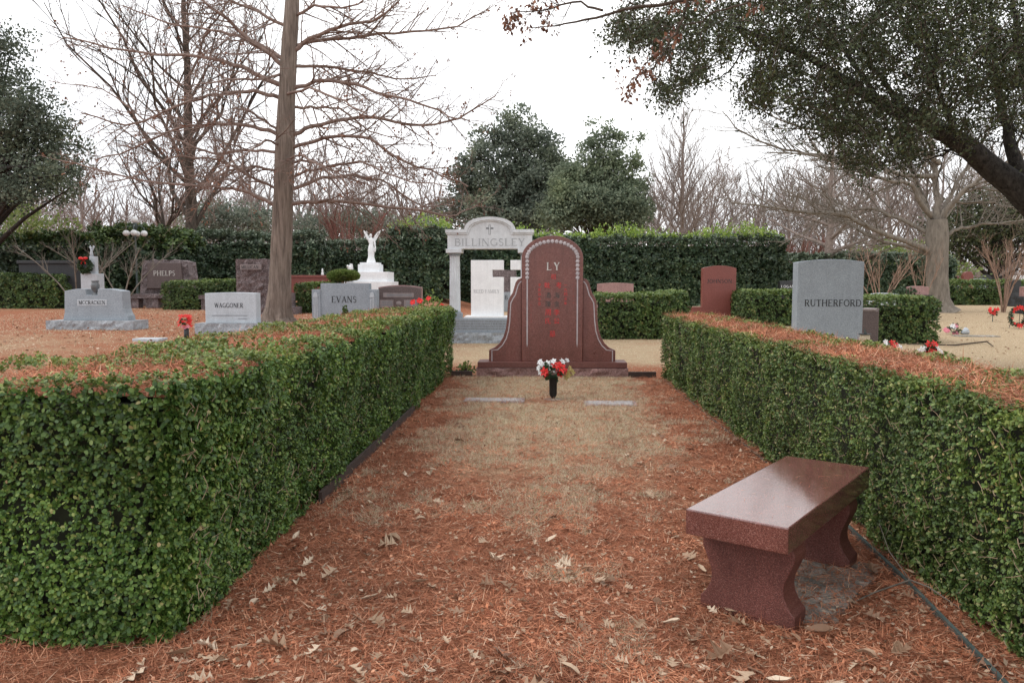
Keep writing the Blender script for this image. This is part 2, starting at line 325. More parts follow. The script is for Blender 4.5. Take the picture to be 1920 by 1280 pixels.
# ground: needle litter and dry grass, mixed by where each lies
def groundmat():
    m, n, l, b = newmat('lawn_and_needle_litter')
    tcn = n.new('ShaderNodeTexCoord')
    at = n.new('ShaderNodeAttribute'); at.attribute_name = 'dry'
    def nz(s, d=6, r=0.6):
        t = n.new('ShaderNodeTexNoise'); t.inputs['Scale'].default_value = s; t.inputs['Detail'].default_value = d; t.inputs['Roughness'].default_value = r
        l.new(tcn.outputs['Object'], t.inputs['Vector']); return t
    fine, mid, big = nz(75, 8, 0.75), nz(7, 6, 0.65), nz(1.1, 5)
    needle = ramp(n, [(0.32, (.06, .024, .014)), (.45, (.24, .09, .048)), (.6, (.43, .18, .10)), (.78, (.58, .34, .22))]); l.new(fine.outputs['Fac'], needle.inputs['Fac'])
    grass = ramp(n, [(0.3, (.18, .118, .068)), (.45, (.37, .27, .168)), (.6, (.51, .395, .26)), (.78, (.65, .55, .40))]); l.new(fine.outputs['Fac'], grass.inputs['Fac'])
    a = n.new('ShaderNodeMath'); a.operation = 'MULTIPLY_ADD'; a.inputs[1].default_value = 1.5; l.new(mid.outputs['Fac'], a.inputs[0])
    s1 = n.new('ShaderNodeMath'); s1.operation = 'MULTIPLY_ADD'; s1.inputs[1].default_value = 1.2; s1.inputs[2].default_value = -1.95; l.new(big.outputs['Fac'], s1.inputs[0])
    l.new(s1.outputs[0], a.inputs[2])
    s2 = n.new('ShaderNodeMath'); s2.operation = 'MULTIPLY_ADD'; s2.inputs[1].default_value = 2.0; l.new(at.outputs['Fac'], s2.inputs[0]); l.new(a.outputs[0], s2.inputs[2])
    mr = n.new('ShaderNodeMapRange'); mr.inputs[1].default_value = -0.1; mr.inputs[2].default_value = 0.9; l.new(s2.outputs[0], mr.inputs[0])
    x = n.new('ShaderNodeMix'); x.data_type = 'RGBA'; l.new(mr.outputs[0], x.inputs['Factor'])
    l.new(needle.outputs['Color'], x.inputs[6]); l.new(grass.outputs['Color'], x.inputs[7]); l.new(x.outputs[2], b.inputs['Base Color'])
    b.inputs['Roughness'].default_value = 0.95; b.inputs['Specular IOR Level'].default_value = 0.1
    bu = n.new('ShaderNodeBump'); bu.inputs['Strength'].default_value = 0.8; bu.inputs['Distance'].default_value = 0.03
    l.new(fine.outputs['Fac'], bu.inputs['Height']); l.new(bu.outputs['Normal'], b.inputs['Normal'])
    return m
M['ground'] = groundmat()

# ------------------------------------------------------------------ ground
def dryness(x, y):                              # share of bare dry grass against needle litter
    x = np.asarray(x, float); y = np.asarray(y, float)
    core = np.exp(-((x - 0.15) / 1.25) ** 6) * (sst(2.9, 8.2, y) * 0.66 - .14 * sst(9.2, 9.7, y))
    end = sst(10.3, 11.2, y) * np.exp(-((x - 0.1) / 1.7) ** 6) * 0.25
    right = sst(2.2, 3.6, x) * 0.95
    mid = sst(13.0, 15, y) * np.exp(-((x - 0.5) / 4.0) ** 4) * 0.75
    left = sst(2.6, 5, -x) * (0.22 + 0.20 * sst(5, 9, -x) * (1 - sst(13, 17, y)) + 0.15 * sst(21, 27, y))
    return np.clip(np.maximum.reduce([core + end, right, mid, left]), 0, 1)
gx = np.concatenate([[-400, -200, -100], np.arange(-60, -10, 2), np.arange(-10, 10, 0.3), np.arange(10, 61, 2), [100, 200, 400]])
gy = np.concatenate([[-60, -20], np.arange(-5, 14, 0.2), np.arange(14, 50, 1), np.arange(50, 120, 5), [150, 250, 500, 900]])
GX, GY = np.meshgrid(gx, gy, indexing='ij')
GZ = HT(GX, GY) + 0.008 * np.sin(GX * 5.1 + GY * 2.3) * np.sin(GY * 4.3 - GX * 1.7)
ni, nj = GX.shape
I, J = np.meshgrid(np.arange(ni - 1), np.arange(nj - 1), indexing='ij')
F = np.stack([I * nj + J, (I + 1) * nj + J, (I + 1) * nj + J + 1, I * nj + J + 1], -1).reshape(-1, 4)
ground = np_obj('ground', np.stack([GX, GY, GZ], -1).reshape(-1, 3), F, M['ground'], None, True); ground['kind'] = 'structure'
ca = ground.data.attributes.new('dry', 'FLOAT', 'POINT'); ca.data.foreach_set('value', dryness(GX, GY).astype(np.float32).ravel())

# ------------------------------------------------------------------ hedges
def wob(P, f, ph=0.0):
    return (np.sin(P[:, 0] * f + 1.3 * np.sin(P[:, 1] * f * .7 + ph)) + np.sin(P[:, 1] * f * 1.1 + 1.7 * np.sin(P[:, 2] * f + ph)) + np.sin(P[:, 2] * f * 1.3 + ph + P[:, 0])) / 3
def hedge(name, label, x0, x1, y0, y1, z0, h, faces, mat, topmat, dens, leaf, per=7, lump=0.04, topk=0.6, coremat='core', sprouts=0, leafshape=(LEAF, LEAF_F), shoulder=0.0, batter=0.0):
    """a clipped block: core coloured dark for the shade inside, leafy shoots on the given faces"""
    t = thing(name, label, 'hedge', ((x0 + x1) / 2, (y0 + y1) / 2, z0))
    ox, oy = (x0 + x1) / 2, (y0 + y1) / 2
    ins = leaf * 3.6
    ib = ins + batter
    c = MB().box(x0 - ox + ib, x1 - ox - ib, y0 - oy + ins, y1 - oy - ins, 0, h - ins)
    c.build('branches', M[coremat], t)  # solid block for the inner branches, their shade put into its colour
    W, D = x1 - x0, y1 - y0
    spec = {'-y': (W, h), '+y': (W, h), '-x': (D, h), '+x': (D, h), 'top': (W, D)}
    groups = {'side': [], 'top': []}
    for f in faces:
        a, b = spec[f]
        n = int(a * b * dens * (1.3 if f == '-y' and batter else 1)); u = rng.random(n); v = rng.random(n)
        if f in ('-x', '+x') and D > 6:         # fewer and larger shoots where the hedge is far off
            u = u ** 1.7
        P = np.zeros((n, 3)); N = np.zeros((n, 3))
        if f == '-y': P[:, 0] = (u - .5) * W; P[:, 1] = -D / 2; P[:, 2] = v * h; N[:, 1] = -1
        if f == '+y': P[:, 0] = (u - .5) * W; P[:, 1] = D / 2; P[:, 2] = v * h; N[:, 1] = 1
        if f == '-x': P[:, 1] = u * D - D / 2; P[:, 0] = -W / 2; P[:, 2] = v * h; N[:, 0] = -1
        if f == '+x': P[:, 1] = u * D - D / 2; P[:, 0] = W / 2; P[:, 2] = v * h; N[:, 0] = 1
        if f == 'top': P[:, 0] = (u - .5) * W; P[:, 1] = (v - .5) * D; P[:, 2] = h; N[:, 2] = 1
        wv = wob(P, 5.0, 1.0 + len(label)) * lump + wob(P, 17.0, 2.0) * lump * 0.45
        P += N * (wv - rng.random(n) ** 2 * leaf * 1.5)[:, None]
        if batter and f in ('-x', '+x'): P -= N * (batter * (1 - P[:, 2] / h))[:, None]
        if batter and f == '-y': P[:, 0] -= np.sign(P[:, 0]) * batter * (1 - P[:, 2] / h) * np.abs(P[:, 0]) / (W / 2)
        # round off the box edges a little
        e = leaf * 2.5
        for ax, lim in ((0, W / 2), (1, D / 2)):
            over = np.clip(np.abs(P[:, ax]) - (lim - e), 0, None)
            if f == 'top': P[:, 2] -= over * 0.5
        if f != 'top': P -= N * (np.clip(P[:, 2] - (h - e), 0, None) * 0.5)[:, None]
        if shoulder and f != 'top':              # rounded shoulder; skylight on it painted in by paler top leaves
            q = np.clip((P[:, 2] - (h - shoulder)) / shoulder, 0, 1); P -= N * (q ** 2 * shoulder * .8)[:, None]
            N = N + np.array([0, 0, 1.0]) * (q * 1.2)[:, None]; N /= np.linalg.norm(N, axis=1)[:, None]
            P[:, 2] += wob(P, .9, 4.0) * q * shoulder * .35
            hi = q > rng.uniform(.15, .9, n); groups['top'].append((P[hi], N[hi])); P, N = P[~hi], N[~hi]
        groups['top' if f == 'top' else 'side'].append((P, N))
    for key, mt in (('side', mat), ('top', topmat)):
        if not groups[key]: continue
        P = np.concatenate([g[0] for g in groups[key]]); N = np.concatenate([g[1] for g in groups[key]])
        if key == 'top' and topk < 1:
            keep = (wob(P, 2.6, 5.0) * 0.5 + 0.5 + rng.normal(0, .2, len(P))) < topk
            edge = np.minimum(W / 2 - np.abs(P[:, 0]), D / 2 - np.abs(P[:, 1])) < 0.22 * rng.random(len(P)) ** 1.5 + .03
            keep |= edge; P, N = P[keep], N[keep]
        dist = np.hypot(P[:, 0] + ox, P[:, 1] + oy)
        if key == 'side':                        # small hollows where no shoot grows
            hol = wob(P, 9.0, 7.0) + 0.6 * wob(P, 21.0, 3.0)
            keep = hol < 1.0 + .4 * rng.random(len(P)); P, N, dist, hol = P[keep], N[keep], dist[keep], hol[keep]
            back = hol > 0.80 + 0.5 * rng.random(len(P)); P = P - N * (back * leaf * 1.8)[:, None]
        n = len(P); m = per
        ax = N + rng.normal(0, .38, (n, 3)); ax[:, 2] += 0.25; ax /= np.linalg.norm(ax, axis=1)[:, None]
        side = rdir(n * m); axm = np.repeat(ax, m, 0)
        side -= (side * axm).sum(1)[:, None] * axm; side /= np.linalg.norm(side, axis=1)[:, None]
        lift = rng.uniform(0.15, 0.9, n * m)[:, None]
        d = side + axm * lift
        nr = axm * 1.0 - side * lift * 0.8 + rng.normal(0, .15, (n * m, 3))
        sz = leaf * rng.uniform(.6, 1.3, n * m) * np.repeat(.92 + .22 * wob(P, 3.3, 9.0), m) * np.repeat(1 + 0.045 * np.clip(dist - 5, 0, 12), m)
        pos = np.repeat(P, m, 0) + axm * (rng.random(n * m) * leaf * 1.6)[:, None] + side * leaf * 0.1
        nm = 'foliage' if key == 'side' else 'top_foliage'; near = np.repeat(dist < 4.3, m) if leafshape[0] is LEAF and key == 'side' else np.zeros(n * m, bool)
        for sel, (tv, tf) in ((near, (LEAF, LEAF_F)), (~near, (CARD_W if leafshape[0] is LEAF else CARD, CARD_F))):
            if not sel.any(): continue
            V, F = scatter(tv, tf, pos[sel], d[sel], nr[sel], sz[sel]); V[:, 2] = np.maximum(V[:, 2], 0.01)
            np_obj(nm, V, F, M[mt], t)
    if sprouts:
        n = sprouts; P = np.zeros((n, 3)); P[:, 0] = (rng.random(n) - .5) * W; P[:, 1] = (rng.random(n) ** 1.5 - .5) * D; P[:, 2] = h
        hh = (0.25 + 0.75 * np.clip(wob(P, 1.1, 3.0) + 0.4, 0, 1)) * rng.uniform(.3, 1, n)
        m = 12; q = rng.random((n, m)) * hh[:, None]
        pos = np.repeat(P, m, 0); pos[:, 2] += q.ravel(); pos[:, :2] += rng.normal(0, .05, (n * m, 2))
        dd = rdir(n * m); dd[:, 2] = np.abs(dd[:, 2]) + .3
        V, F = scatter(CARD, CARD_F, pos, dd, rdir(n * m), leaf * rng.uniform(.8, 1.5, n * m))
        np_obj('sprouts', V, F, M['sprout'], t)
    return t

LHX = (-2.68, -1.47); LHY = (3.03, 12.6); LHH = 1.075
RHX = (1.85, 2.62); RHY = (2.0, 12.1); RHH = 1.02
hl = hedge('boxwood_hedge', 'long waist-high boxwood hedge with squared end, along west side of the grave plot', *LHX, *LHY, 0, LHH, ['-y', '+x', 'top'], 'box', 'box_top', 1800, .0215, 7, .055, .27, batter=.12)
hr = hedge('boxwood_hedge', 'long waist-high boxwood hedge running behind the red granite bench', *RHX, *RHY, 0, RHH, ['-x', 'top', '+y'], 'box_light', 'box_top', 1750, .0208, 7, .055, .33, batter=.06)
hl['group'] = hr['group'] = 'boxwood hedges framing the plot'

# pale twigs and dead sprays showing in the near hedge faces
def hedge_twigs(t, n, face_x, ys, zs, nx, ox, oy):
    tb = Tubes()
    for _ in range(n):
        y = ys[0] + (ys[1] - ys[0]) * R.random() ** 1.8; z = zs[0] + (zs[1] - zs[0]) * R.random()
        p = np.array([face_x - ox + nx * R.uniform(-.01, .06), y - oy, z]); L = R.uniform(.03, .075)
        d = np.array([nx * R.uniform(0, .35), R.uniform(-1, 1), R.uniform(-.6, 1)]); d /= np.linalg.norm(d)
        b = np.array([R.uniform(-.3, .3), R.uniform(-.3, .3), R.uniform(-.3, .3)])
        tb.add([p, p + d * L * .5 + b * .02, p + d * L], [.0022, .0018, .001], 3)
    tag(tb.build('twigs', M['twig'], t), kind='stuff')
hedge_twigs(hl, 420, LHX[1], LHY, (.05, 1.0), 1, sum(LHX) / 2, sum(LHY) / 2)
hedge_twigs(hr, 800, RHX[0], (2.5, 12), (.05, 1.0), -1, sum(RHX) / 2, sum(RHY) / 2)

# needle litter: on the ground and on the flat hedge tops
def needles(name, label, pos, size, flat=0.18):
    n = len(pos); d = rdir(n); d[:, 2] = np.abs(d[:, 2]) * flat
    nr = rdir(n) * 0.5; nr[:, 2] = 1
    V, F = scatter([(-.026, 0, 0), (.026, 0, 0), (0, 1, .05)], [(0, 1, 2)], pos, d, nr, size)
    return tag(np_obj(name, V, F, M['needle']), label, 'needles', kind='stuff')
n = 36000
yy = 2.5 + 9.8 * rng.random(n) ** 1.7; xx = rng.uniform(-1.6, 1.95, n)
front = rng.random(n) < .06; xx[front] = rng.uniform(-3.0, -1.4, front.sum()); yy[front] = rng.uniform(2.5, 3.3, front.sum())
keep = (rng.random(n) > dryness(xx, yy) * .7) & (rng.random(n) < .45 + .9 * fbm(xx, yy, 2.2, 5)); xx, yy = np.repeat(xx[keep], 6), np.repeat(yy[keep], 6); xx += rng.normal(0, .016, len(xx)); yy += rng.normal(0, .016, len(yy))
needles('fallen_needles', 'rusty cypress needles carpeting the ground between the hedges', np.stack([xx, yy, HT(xx, yy) + rng.random(len(xx)) * .026], -1), rng.uniform(.03, .075, len(xx)) * (1 + .06 * (yy - 2.5)))
for nm, hx, hy, hh, lab in (('fallen_needles', LHX, LHY, LHH, 'rusty needles lying on the flat top of the west hedge'), ('fallen_needles', RHX, (2.2, 12.1), RHH, 'rusty needles lying on the flat top of the hedge behind the bench')):
    n = 40000; xx = rng.uniform(hx[0] + .05, hx[1] - .05, n); yy = rng.uniform(*hy, n)
    P = np.stack([xx, yy, 0 * xx], -1); keep = (wob(P, 2.6, 5.0) * .5 + .5 + rng.normal(0, .3, n)) > .18; P = P[keep]
    P[:, 2] = hh - .035 + rng.random(len(P)) * .05
    needles(nm, lab, P, rng.uniform(.04, .10, len(P)) * (1 + .05 * np.clip(P[:, 1] - 3, 0, 9)), .25)
    # a mat of litter under the loose needles
    q = MB(); nx_, ny_ = 10, 90; V = []; 
    xs = np.linspace(hx[0] + .12, hx[1] - .13, nx_); ys = np.linspace(hy[0] + .12, hy[1] - .12, ny_)
    for a in xs:
        for b_ in ys: V.append((a, b_, hh - .05 + .02 * noise.noise(Vector((a * 6, b_ * 6, 1)))))
    Fm = [(i * ny_ + j, (i + 1) * ny_ + j, (i + 1) * ny_ + j + 1, i * ny_ + j + 1) for i in range(nx_ - 1) for j in range(ny_ - 1)]
    mat_o = np_obj('needle_mat', np.array(V), np.array(Fm), M['ground'], None, True)
    tag(mat_o, lab.replace('rusty needles lying', 'matted brown needle layer'), 'needles', kind='stuff')

n = 8000; xx = rng.uniform(-1.6, 1.9, n); yy = 2.5 + 6.5 * rng.random(n) ** 1.8; keep = rng.random(n) > dryness(xx, yy) * .8; xx, yy = xx[keep], yy[keep]; n = len(xx)
tag(np_obj('fallen_needles', *scatter(CARD, CARD_F, np.stack([xx, yy, HT(xx, yy) + .008 + .014 * rng.random(n)], -1), rdir(n) * [1, 1, .35], rdir(n) * .7 + [0, 0, 1], rng.uniform(.010, .032, n)), M['needle']), 'rusty crumbled leaf bits mixed into the needle carpet near the bench', 'needles', kind='stuff')

# dry grass
def grass(name, label, xx, yy, ln, w=0.05):
    n = len(xx); d = rdir(n); d[:, 2] = np.abs(d[:, 2]) * .8 + .25
    V, F = scatter([(x * w, y, z) for x, y, z in BLADE], BLADE_F, np.stack([xx, yy, HT(xx, yy)], -1), d, rdir(n), ln)
    return tag(np_obj(name, V, F, M['grass']), label, 'grass', kind='stuff')
n = 330000; xx = rng.uniform(-1.45, 1.8, n); yy = 2.9 + 9.5 * rng.random(n) ** 1.1
tuft = fbm(xx, yy, 1.3, 3) - .5 + .75 * (fbm(xx, yy * .8, 6.5, 8) - .5)
keep = tuft * 2.3 + dryness(xx, yy) * 1.35 - .55 + rng.normal(0, .10, n) > 0
xx, yy = xx[keep], yy[keep]
grass('dry_grass', 'straw coloured winter grass in the strip between the two hedges', xx, yy, rng.uniform(.018, .05, len(xx)) * (1 + .03 * yy), .075)
n = 30000; xx = rng.uniform(2.7, 16, n); yy = 7 + 22 * rng.random(n) ** 1.2
grass('dry_grass', 'pale tan winter lawn east of the bench hedge', xx, yy, rng.uniform(.03, .07, n), .12)
n = 26000; xx = rng.uniform(-16, -2.8, n); yy = 8 + 18 * rng.random(n)
grass('dry_grass', 'tan and rusty winter lawn around the grey headstones', xx, yy, rng.uniform(.03, .07, n), .12)
n = 9000; xx = rng.uniform(-2.5, 5, n); yy = 12.8 + 14 * rng.random(n)
grass('dry_grass', 'tan lawn behind the large red memorial', xx, yy, rng.uniform(.03, .06, n), .12)

# fallen oak leaves: lobed, curled, each its own piece on the ground
def oak_leaf_mesh(seed):
    r = random.Random(seed); half = []
    nl = 3
    for i in range(nl):
        y0 = .10 + .26 * i; w = (.40, .46, .27)[i] * r.uniform(.75, 1.15)
        half += [(.075, y0), (w * .62, y0 + .10), (w, y0 + .19 + r.uniform(-.02, .03)), (w * .5, y0 + .205)]
    V = []; F = []; ys = [0] + [y for _, y in half] + [1.0]; ws = [.012] + [w for w, _ in half] + [.0]
    curl = r.uniform(.0, .7); bend = r.uniform(-.4, .6)
    for y, w in zip(ys, ws):
        zc = bend * (y - .5) ** 2 + .03
        for sgn in (-1, 0, 1):
            V.append((sgn * w * r.uniform(.85, 1.1), y - .5 + (0.04 if sgn and w > .15 else 0), zc + abs(sgn) * w * curl + r.uniform(-.02, .03)))
    for i in range(len(ys) - 1):
        F += [(i * 3, i * 3 + 1, i * 3 + 4, i * 3 + 3), (i * 3 + 1, i * 3 + 2, i * 3 + 5, i * 3 + 4)]
    me = bpy.data.meshes.new('oak_leaf'); me.from_pydata(V, [], F); me.update(); me.materials.append(M['deadleaf_obj']); return me
mm_, nn_, ll_, bb_ = newmat('fallen_oak_leaf')
oi = nn_.new('ShaderNodeObjectInfo'); rr_ = ramp(nn_, [(0, (.16, .08, .047)), (.4, (.29, .18, .11)), (.7, (.44, .32, .22)), (1, (.60, .48, .36))]); ll_.new(oi.outputs['Random'], rr_.inputs['Fac'])
ll_.new(rr_.outputs['Color'], bb_.inputs['Base Color']); bb_.inputs['Roughness'].default_value = .7; M['deadleaf_obj'] = mm_
def plain_leaf_mesh(seed):
    r = random.Random(seed); V = []; F = []; ys = [0, .15, .35, .6, .82, 1]; ws = [.01, .16, .25, .24, .13, 0]; curl = r.uniform(.2, 1.0); bend = r.uniform(-.5, .7); sk = r.uniform(-.2, .2)
    for y, w in zip(ys, ws):
        for sgn in (-1, 0, 1): V.append((sgn * w * r.uniform(.8, 1.15) + sk * y * y, y - .5, bend * (y - .5) ** 2 + .03 + abs(sgn) * w * curl + r.uniform(-.02, .02)))
    for i in range(len(ys) - 1): F += [(i * 3, i * 3 + 1, i * 3 + 4, i * 3 + 3), (i * 3 + 1, i * 3 + 2, i * 3 + 5, i * 3 + 4)]
    me = bpy.data.meshes.new('oak_leaf'); me.from_pydata(V, [], F); me.update(); me.materials.append(M['deadleaf_obj']); return me
protos = [oak_leaf_mesh(i) for i in range(17)] + [plain_leaf_mesh(40 + i) for i in range(3)]
for i in range(300):
    y = 2.72 + (R.random() ** 1.9) * 5.5; x = R.uniform(-1.6, 1.95)
    if abs(x - .15) < .9 and y > 5 and R.random() < .6: continue
    o = bpy.data.objects.new('oak_leaf', protos[(i * 7) % 20]); COL.objects.link(o); o.parent = ground
    o.location = (x, y, float(HT(x, y)) + R.uniform(.012, .03)); s = R.uniform(.045, .095) if R.random() < .8 else R.uniform(.095, .14)
    o.scale = (s * R.uniform(.7, 1.2), s, s * R.uniform(.8, 1.6)); o.rotation_euler = (R.uniform(-.5, .5), R.uniform(-.5, .5), R.uniform(0, 6.28))
# smaller scraps of leaf farther off
n = 10000; xx = rng.uniform(-1.5, 1.9, n); yy = 2.6 + 9 * rng.random(n) ** 1.5
keep = rng.random(n) > dryness(xx, yy); xx, yy = xx[keep], yy[keep]; n2 = len(xx)
V1 = scatter(CARD, CARD_F, np.stack([xx, yy, HT(xx, yy) + .015 + .01 * rng.random(n2)], -1), rdir(n2) * [1, 1, .3], rdir(n2) * .6 + [0, 0, 1], rng.uniform(.010, .035, n2))
tag(np_obj('leaf_litter', *V1, M['deadleaf']), 'scraps of dry broken leaf among the needles by the bench', 'leaves', kind='stuff')
xx = np.concatenate([rng.uniform(-14, -3, 4200), rng.uniform(2.8, 18, 2600)]); yy = np.concatenate([9 + 20 * rng.random(4200), 9 + 26 * rng.random(2600)]); n2 = len(xx)
V1 = scatter(CARD, CARD_F, np.stack([xx, yy, HT(xx, yy) + .02], -1), rdir(n2) * [1, 1, .3], rdir(n2) * .6 + [0, 0, 1], rng.uniform(.03, .09, n2))
tag(np_obj('leaf_litter', *V1, M['deadleaf']), 'pale dead leaves strewn over the lawns among the headstones', 'leaves', kind='stuff')

# ------------------------------------------------------------------ edging strips
e = thing('edging_strip', 'green metal edging strip at foot of the hedge by the bench', 'edging', (1.86, 6.0, 0))
ep = [(1.68, 2.5), (1.755, 3.2), (1.82, 3.9), (1.865, 4.7), (1.875, 6.0), (1.88, 12.0)]
for (xa, ya), (xb, yb) in zip(ep[:-1], ep[1:]):
    L_ = math.hypot(xb - xa, yb - ya); sg = MB().box(-.008, .008, -L_ / 2, L_ / 2, -.05, .034 if yb < 6.5 else .012).build('strip', M['edging'], e, loc=((xa + xb) / 2 - 1.86, (ya + yb) / 2 - 6.0, 0), rot=(0, 0, -math.atan2(xb - xa, yb - ya)))
    if yb < 5:
        for q in (-.2, .05, .3): MB().box(-.0095, .0095, q, q + .05, .008, .024).build('stake_pocket', M['edging_b'], sg)
e = tag(MB().box(-.012, .012, -1.9, 1.9, -.05, .085).build('edging_strip', M['edging_b']), 'dark brown edging board at foot of the west hedge', 'edging'); e.location = (-1.525, 7.0, 0)
for xa, xb, lab in ((-1.50, -1.16, 'short dark edging piece between red memorial and west hedge'), (1.24, 1.80, 'short dark edging piece between red memorial and hedge end')):
    o = tag(MB().box(-(xb - xa) / 2, (xb - xa) / 2, -.03, .03, 0, .10).build('edging_strip', M['edging_b'], bevel=.006), lab, 'edging'); o.location = ((xa + xb) / 2, 12.35, 0)

# ------------------------------------------------------------------ lettering
def arc(cx, cy, rx, ry, a0, a1, n=10):
    return [(cx + rx * math.cos(math.radians(a0 + (a1 - a0) * i / n)), cy + ry * math.sin(math.radians(a0 + (a1 - a0) * i / n))) for i in range(n + 1)]
TK, TN = .155, .075
def vs(x, y0=0, y1=1, t=TK, s=True):
    o = [([(x, y0), (x, y1)], t)]
    if s:
        if y0 == 0: o.append(([(x - .14, .02), (x + .14, .02)], .045))
        if y1 == 1: o.append(([(x - .14, .98), (x + .14, .98)], .045))
    return o
def hs(x0, x1, y, tick=0):
    o = [([(x0, y), (x1, y)], TN)]
    if tick: o.append(([(x1 - .01, y - (.13 if tick > 0 else 0)), (x1 - .01, y + (.13 if tick < 0 else 0))], .05))
    return o
def dg(x0, y0, x1, y1, t): return [([(x0, y0), (x1, y1)], t)]
def sf(x, y): return [([(x - .13, y), (x + .13, y)], .045)]
GL = {
 'A': (.78, dg(.08, 0, .40, 1, TN) + dg(.38, 1, .70, 0, TK) + hs(.2, .58, .34) + sf(.08, .02) + sf(.70, .02)),
 'B': (.68, vs(.14) + hs(.14, .36, .965) + hs(.14, .36, .53) + hs(.14, .36, .035) + [(arc(.34, .745, .22, .22, 90, -90), .11), (arc(.35, .28, .27, .25, 90, -90), .12)]),
 'C': (.80, [(arc(.45, .5, .37, .46, 50, 310), .12)] + dg(.70, .72, .70, .97, .05)),
 'D': (.82, vs(.14) + hs(.14, .4, .965) + hs(.14, .4, .035) + [(arc(.38, .5, .36, .465, 90, -90), .13)]),
 'E': (.68, vs(.14) + hs(.14, .6, .965, 1) + hs(.14, .5, .52) + hs(.14, .63, .035, -1)),
 'F': (.64, vs(.14) + hs(.14, .6, .965, 1) + hs(.14, .5, .5)),
 'G': (.84, [(arc(.45, .5, .37, .46, 50, 320), .12)] + vs(.74, .05, .42, .13, False) + sf(.72, .43)),
 'H': (.86, vs(.14) + vs(.72) + hs(.14, .72, .5)),
 'I': (.32, vs(.16)),
 'J': (.5, vs(.32, .2, 1) + [(arc(.18, .2, .14, .22, 0, -140), .1)]),
 'K': (.80, vs(.14) + dg(.16, .4, .66, 1, TN) + dg(.3, .55, .72, 0, TK) + sf(.66, .98) + sf(.72, .02)),
 'L': (.64, vs(.14) + hs(.14, .6, .035, -1)),
 'M': (1.0, vs(.13, t=TN) + vs(.87) + dg(.15, 1, .5, .05, TK) + dg(.5, .05, .85, 1, TN)),
 'N': (.86, vs(.13, t=TN) + vs(.73, t=TN) + dg(.13, 1, .73, 0, TK)),
 'O': (.86, [(arc(.43, .5, .36, .46, 0, 360, 20), .12)]),
 'P': (.66, vs(.14) + hs(.14, .36, .965) + hs(.14, .36, .47) + [(arc(.35, .72, .24, .245, 90, -90), .12)]),
 'R': (.76, vs(.14) + hs(.14, .36, .965) + hs(.14, .36, .49) + [(arc(.35, .73, .23, .235, 90, -90), .12)] + dg(.36, .5, .68, 0, TK) + sf(.68, .02)),
 'S': (.60, [(arc(.3, .74, .2, .22, 35, 265), .11), (arc(.29, .265, .22, .23, 85, -145), .12)]),
 'T': (.72, vs(.36) + hs(.06, .66, .965) + dg(.07, .82, .07, .98, .05) + dg(.65, .82, .65, .98, .05)),
 'U': (.82, vs(.14, .3, 1) + vs(.68, .3, 1, TN) + [(arc(.41, .3, .27, .26, 180, 360), .11)]),
 'V': (.80, dg(.10, 1, .42, 0, TK) + dg(.40, 0, .70, 1, TN) + sf(.10, .98) + sf(.70, .98)),
 'W': (1.1, dg(.1, 1, .33, 0, TK) + dg(.33, 0, .55, 1, TN) + dg(.55, 1, .78, 0, TK) + dg(.78, 0, 1.0, 1, TN) + sf(.1, .98) + sf(1.0, .98)),
 'Y': (.78, dg(.10, 1, .40, .45, TK) + dg(.40, .45, .68, 1, TN) + vs(.40, 0, .48) + sf(.1, .98) + sf(.68, .98)),
 ' ': (.4, []), '0': (.6, [(arc(.3, .5, .22, .46, 0, 360, 16), .1)]), '.': (.25, dg(.1, 0, .1, .1, .1)),
}
def lettering(parent, text, x, z, height, y, mat, width=None, name='lettering', gap=.08):
    """raised letters on a face that looks towards -y, centred at x, z"""
    tot = sum(GL[c][0] + gap for c in text) - gap; sx = height if width is None else width / tot
    t = bpy.data.objects.new(name, None); COL.objects.link(t); t.parent = parent; t.empty_display_size = .05; cx = x - tot * sx / 2; k = 0
    for c in text:
        mb = MB()
        for pts, th in GL[c][1]:
            k += 1; yy_ = y - .003 - .00025 * (k % 9); n = len(pts); L = []; Rr = []
            for i, (px, pz) in enumerate(pts):
                a = pts[max(0, i - 1)]; b = pts[min(n - 1, i + 1)]; dx, dz = (b[0] - a[0]) * sx, (b[1] - a[1]) * height
                q = math.hypot(dx, dz) + 1e-9; nx_, nz_ = -dz / q, dx / q; X = cx + px * sx; Z = z - height / 2 + pz * height; w = th * height / 2
                L.append((X + nx_ * w, yy_, Z + nz_ * w)); Rr.append((X - nx_ * w, yy_, Z - nz_ * w))
            mb.add(L + Rr, [(i, n + i, n + i + 1, i + 1) for i in range(n - 1)])
        if mb.v: mb.build('letter', mat, t)
        cx += (GL[c][0] + gap) * sx
    return t
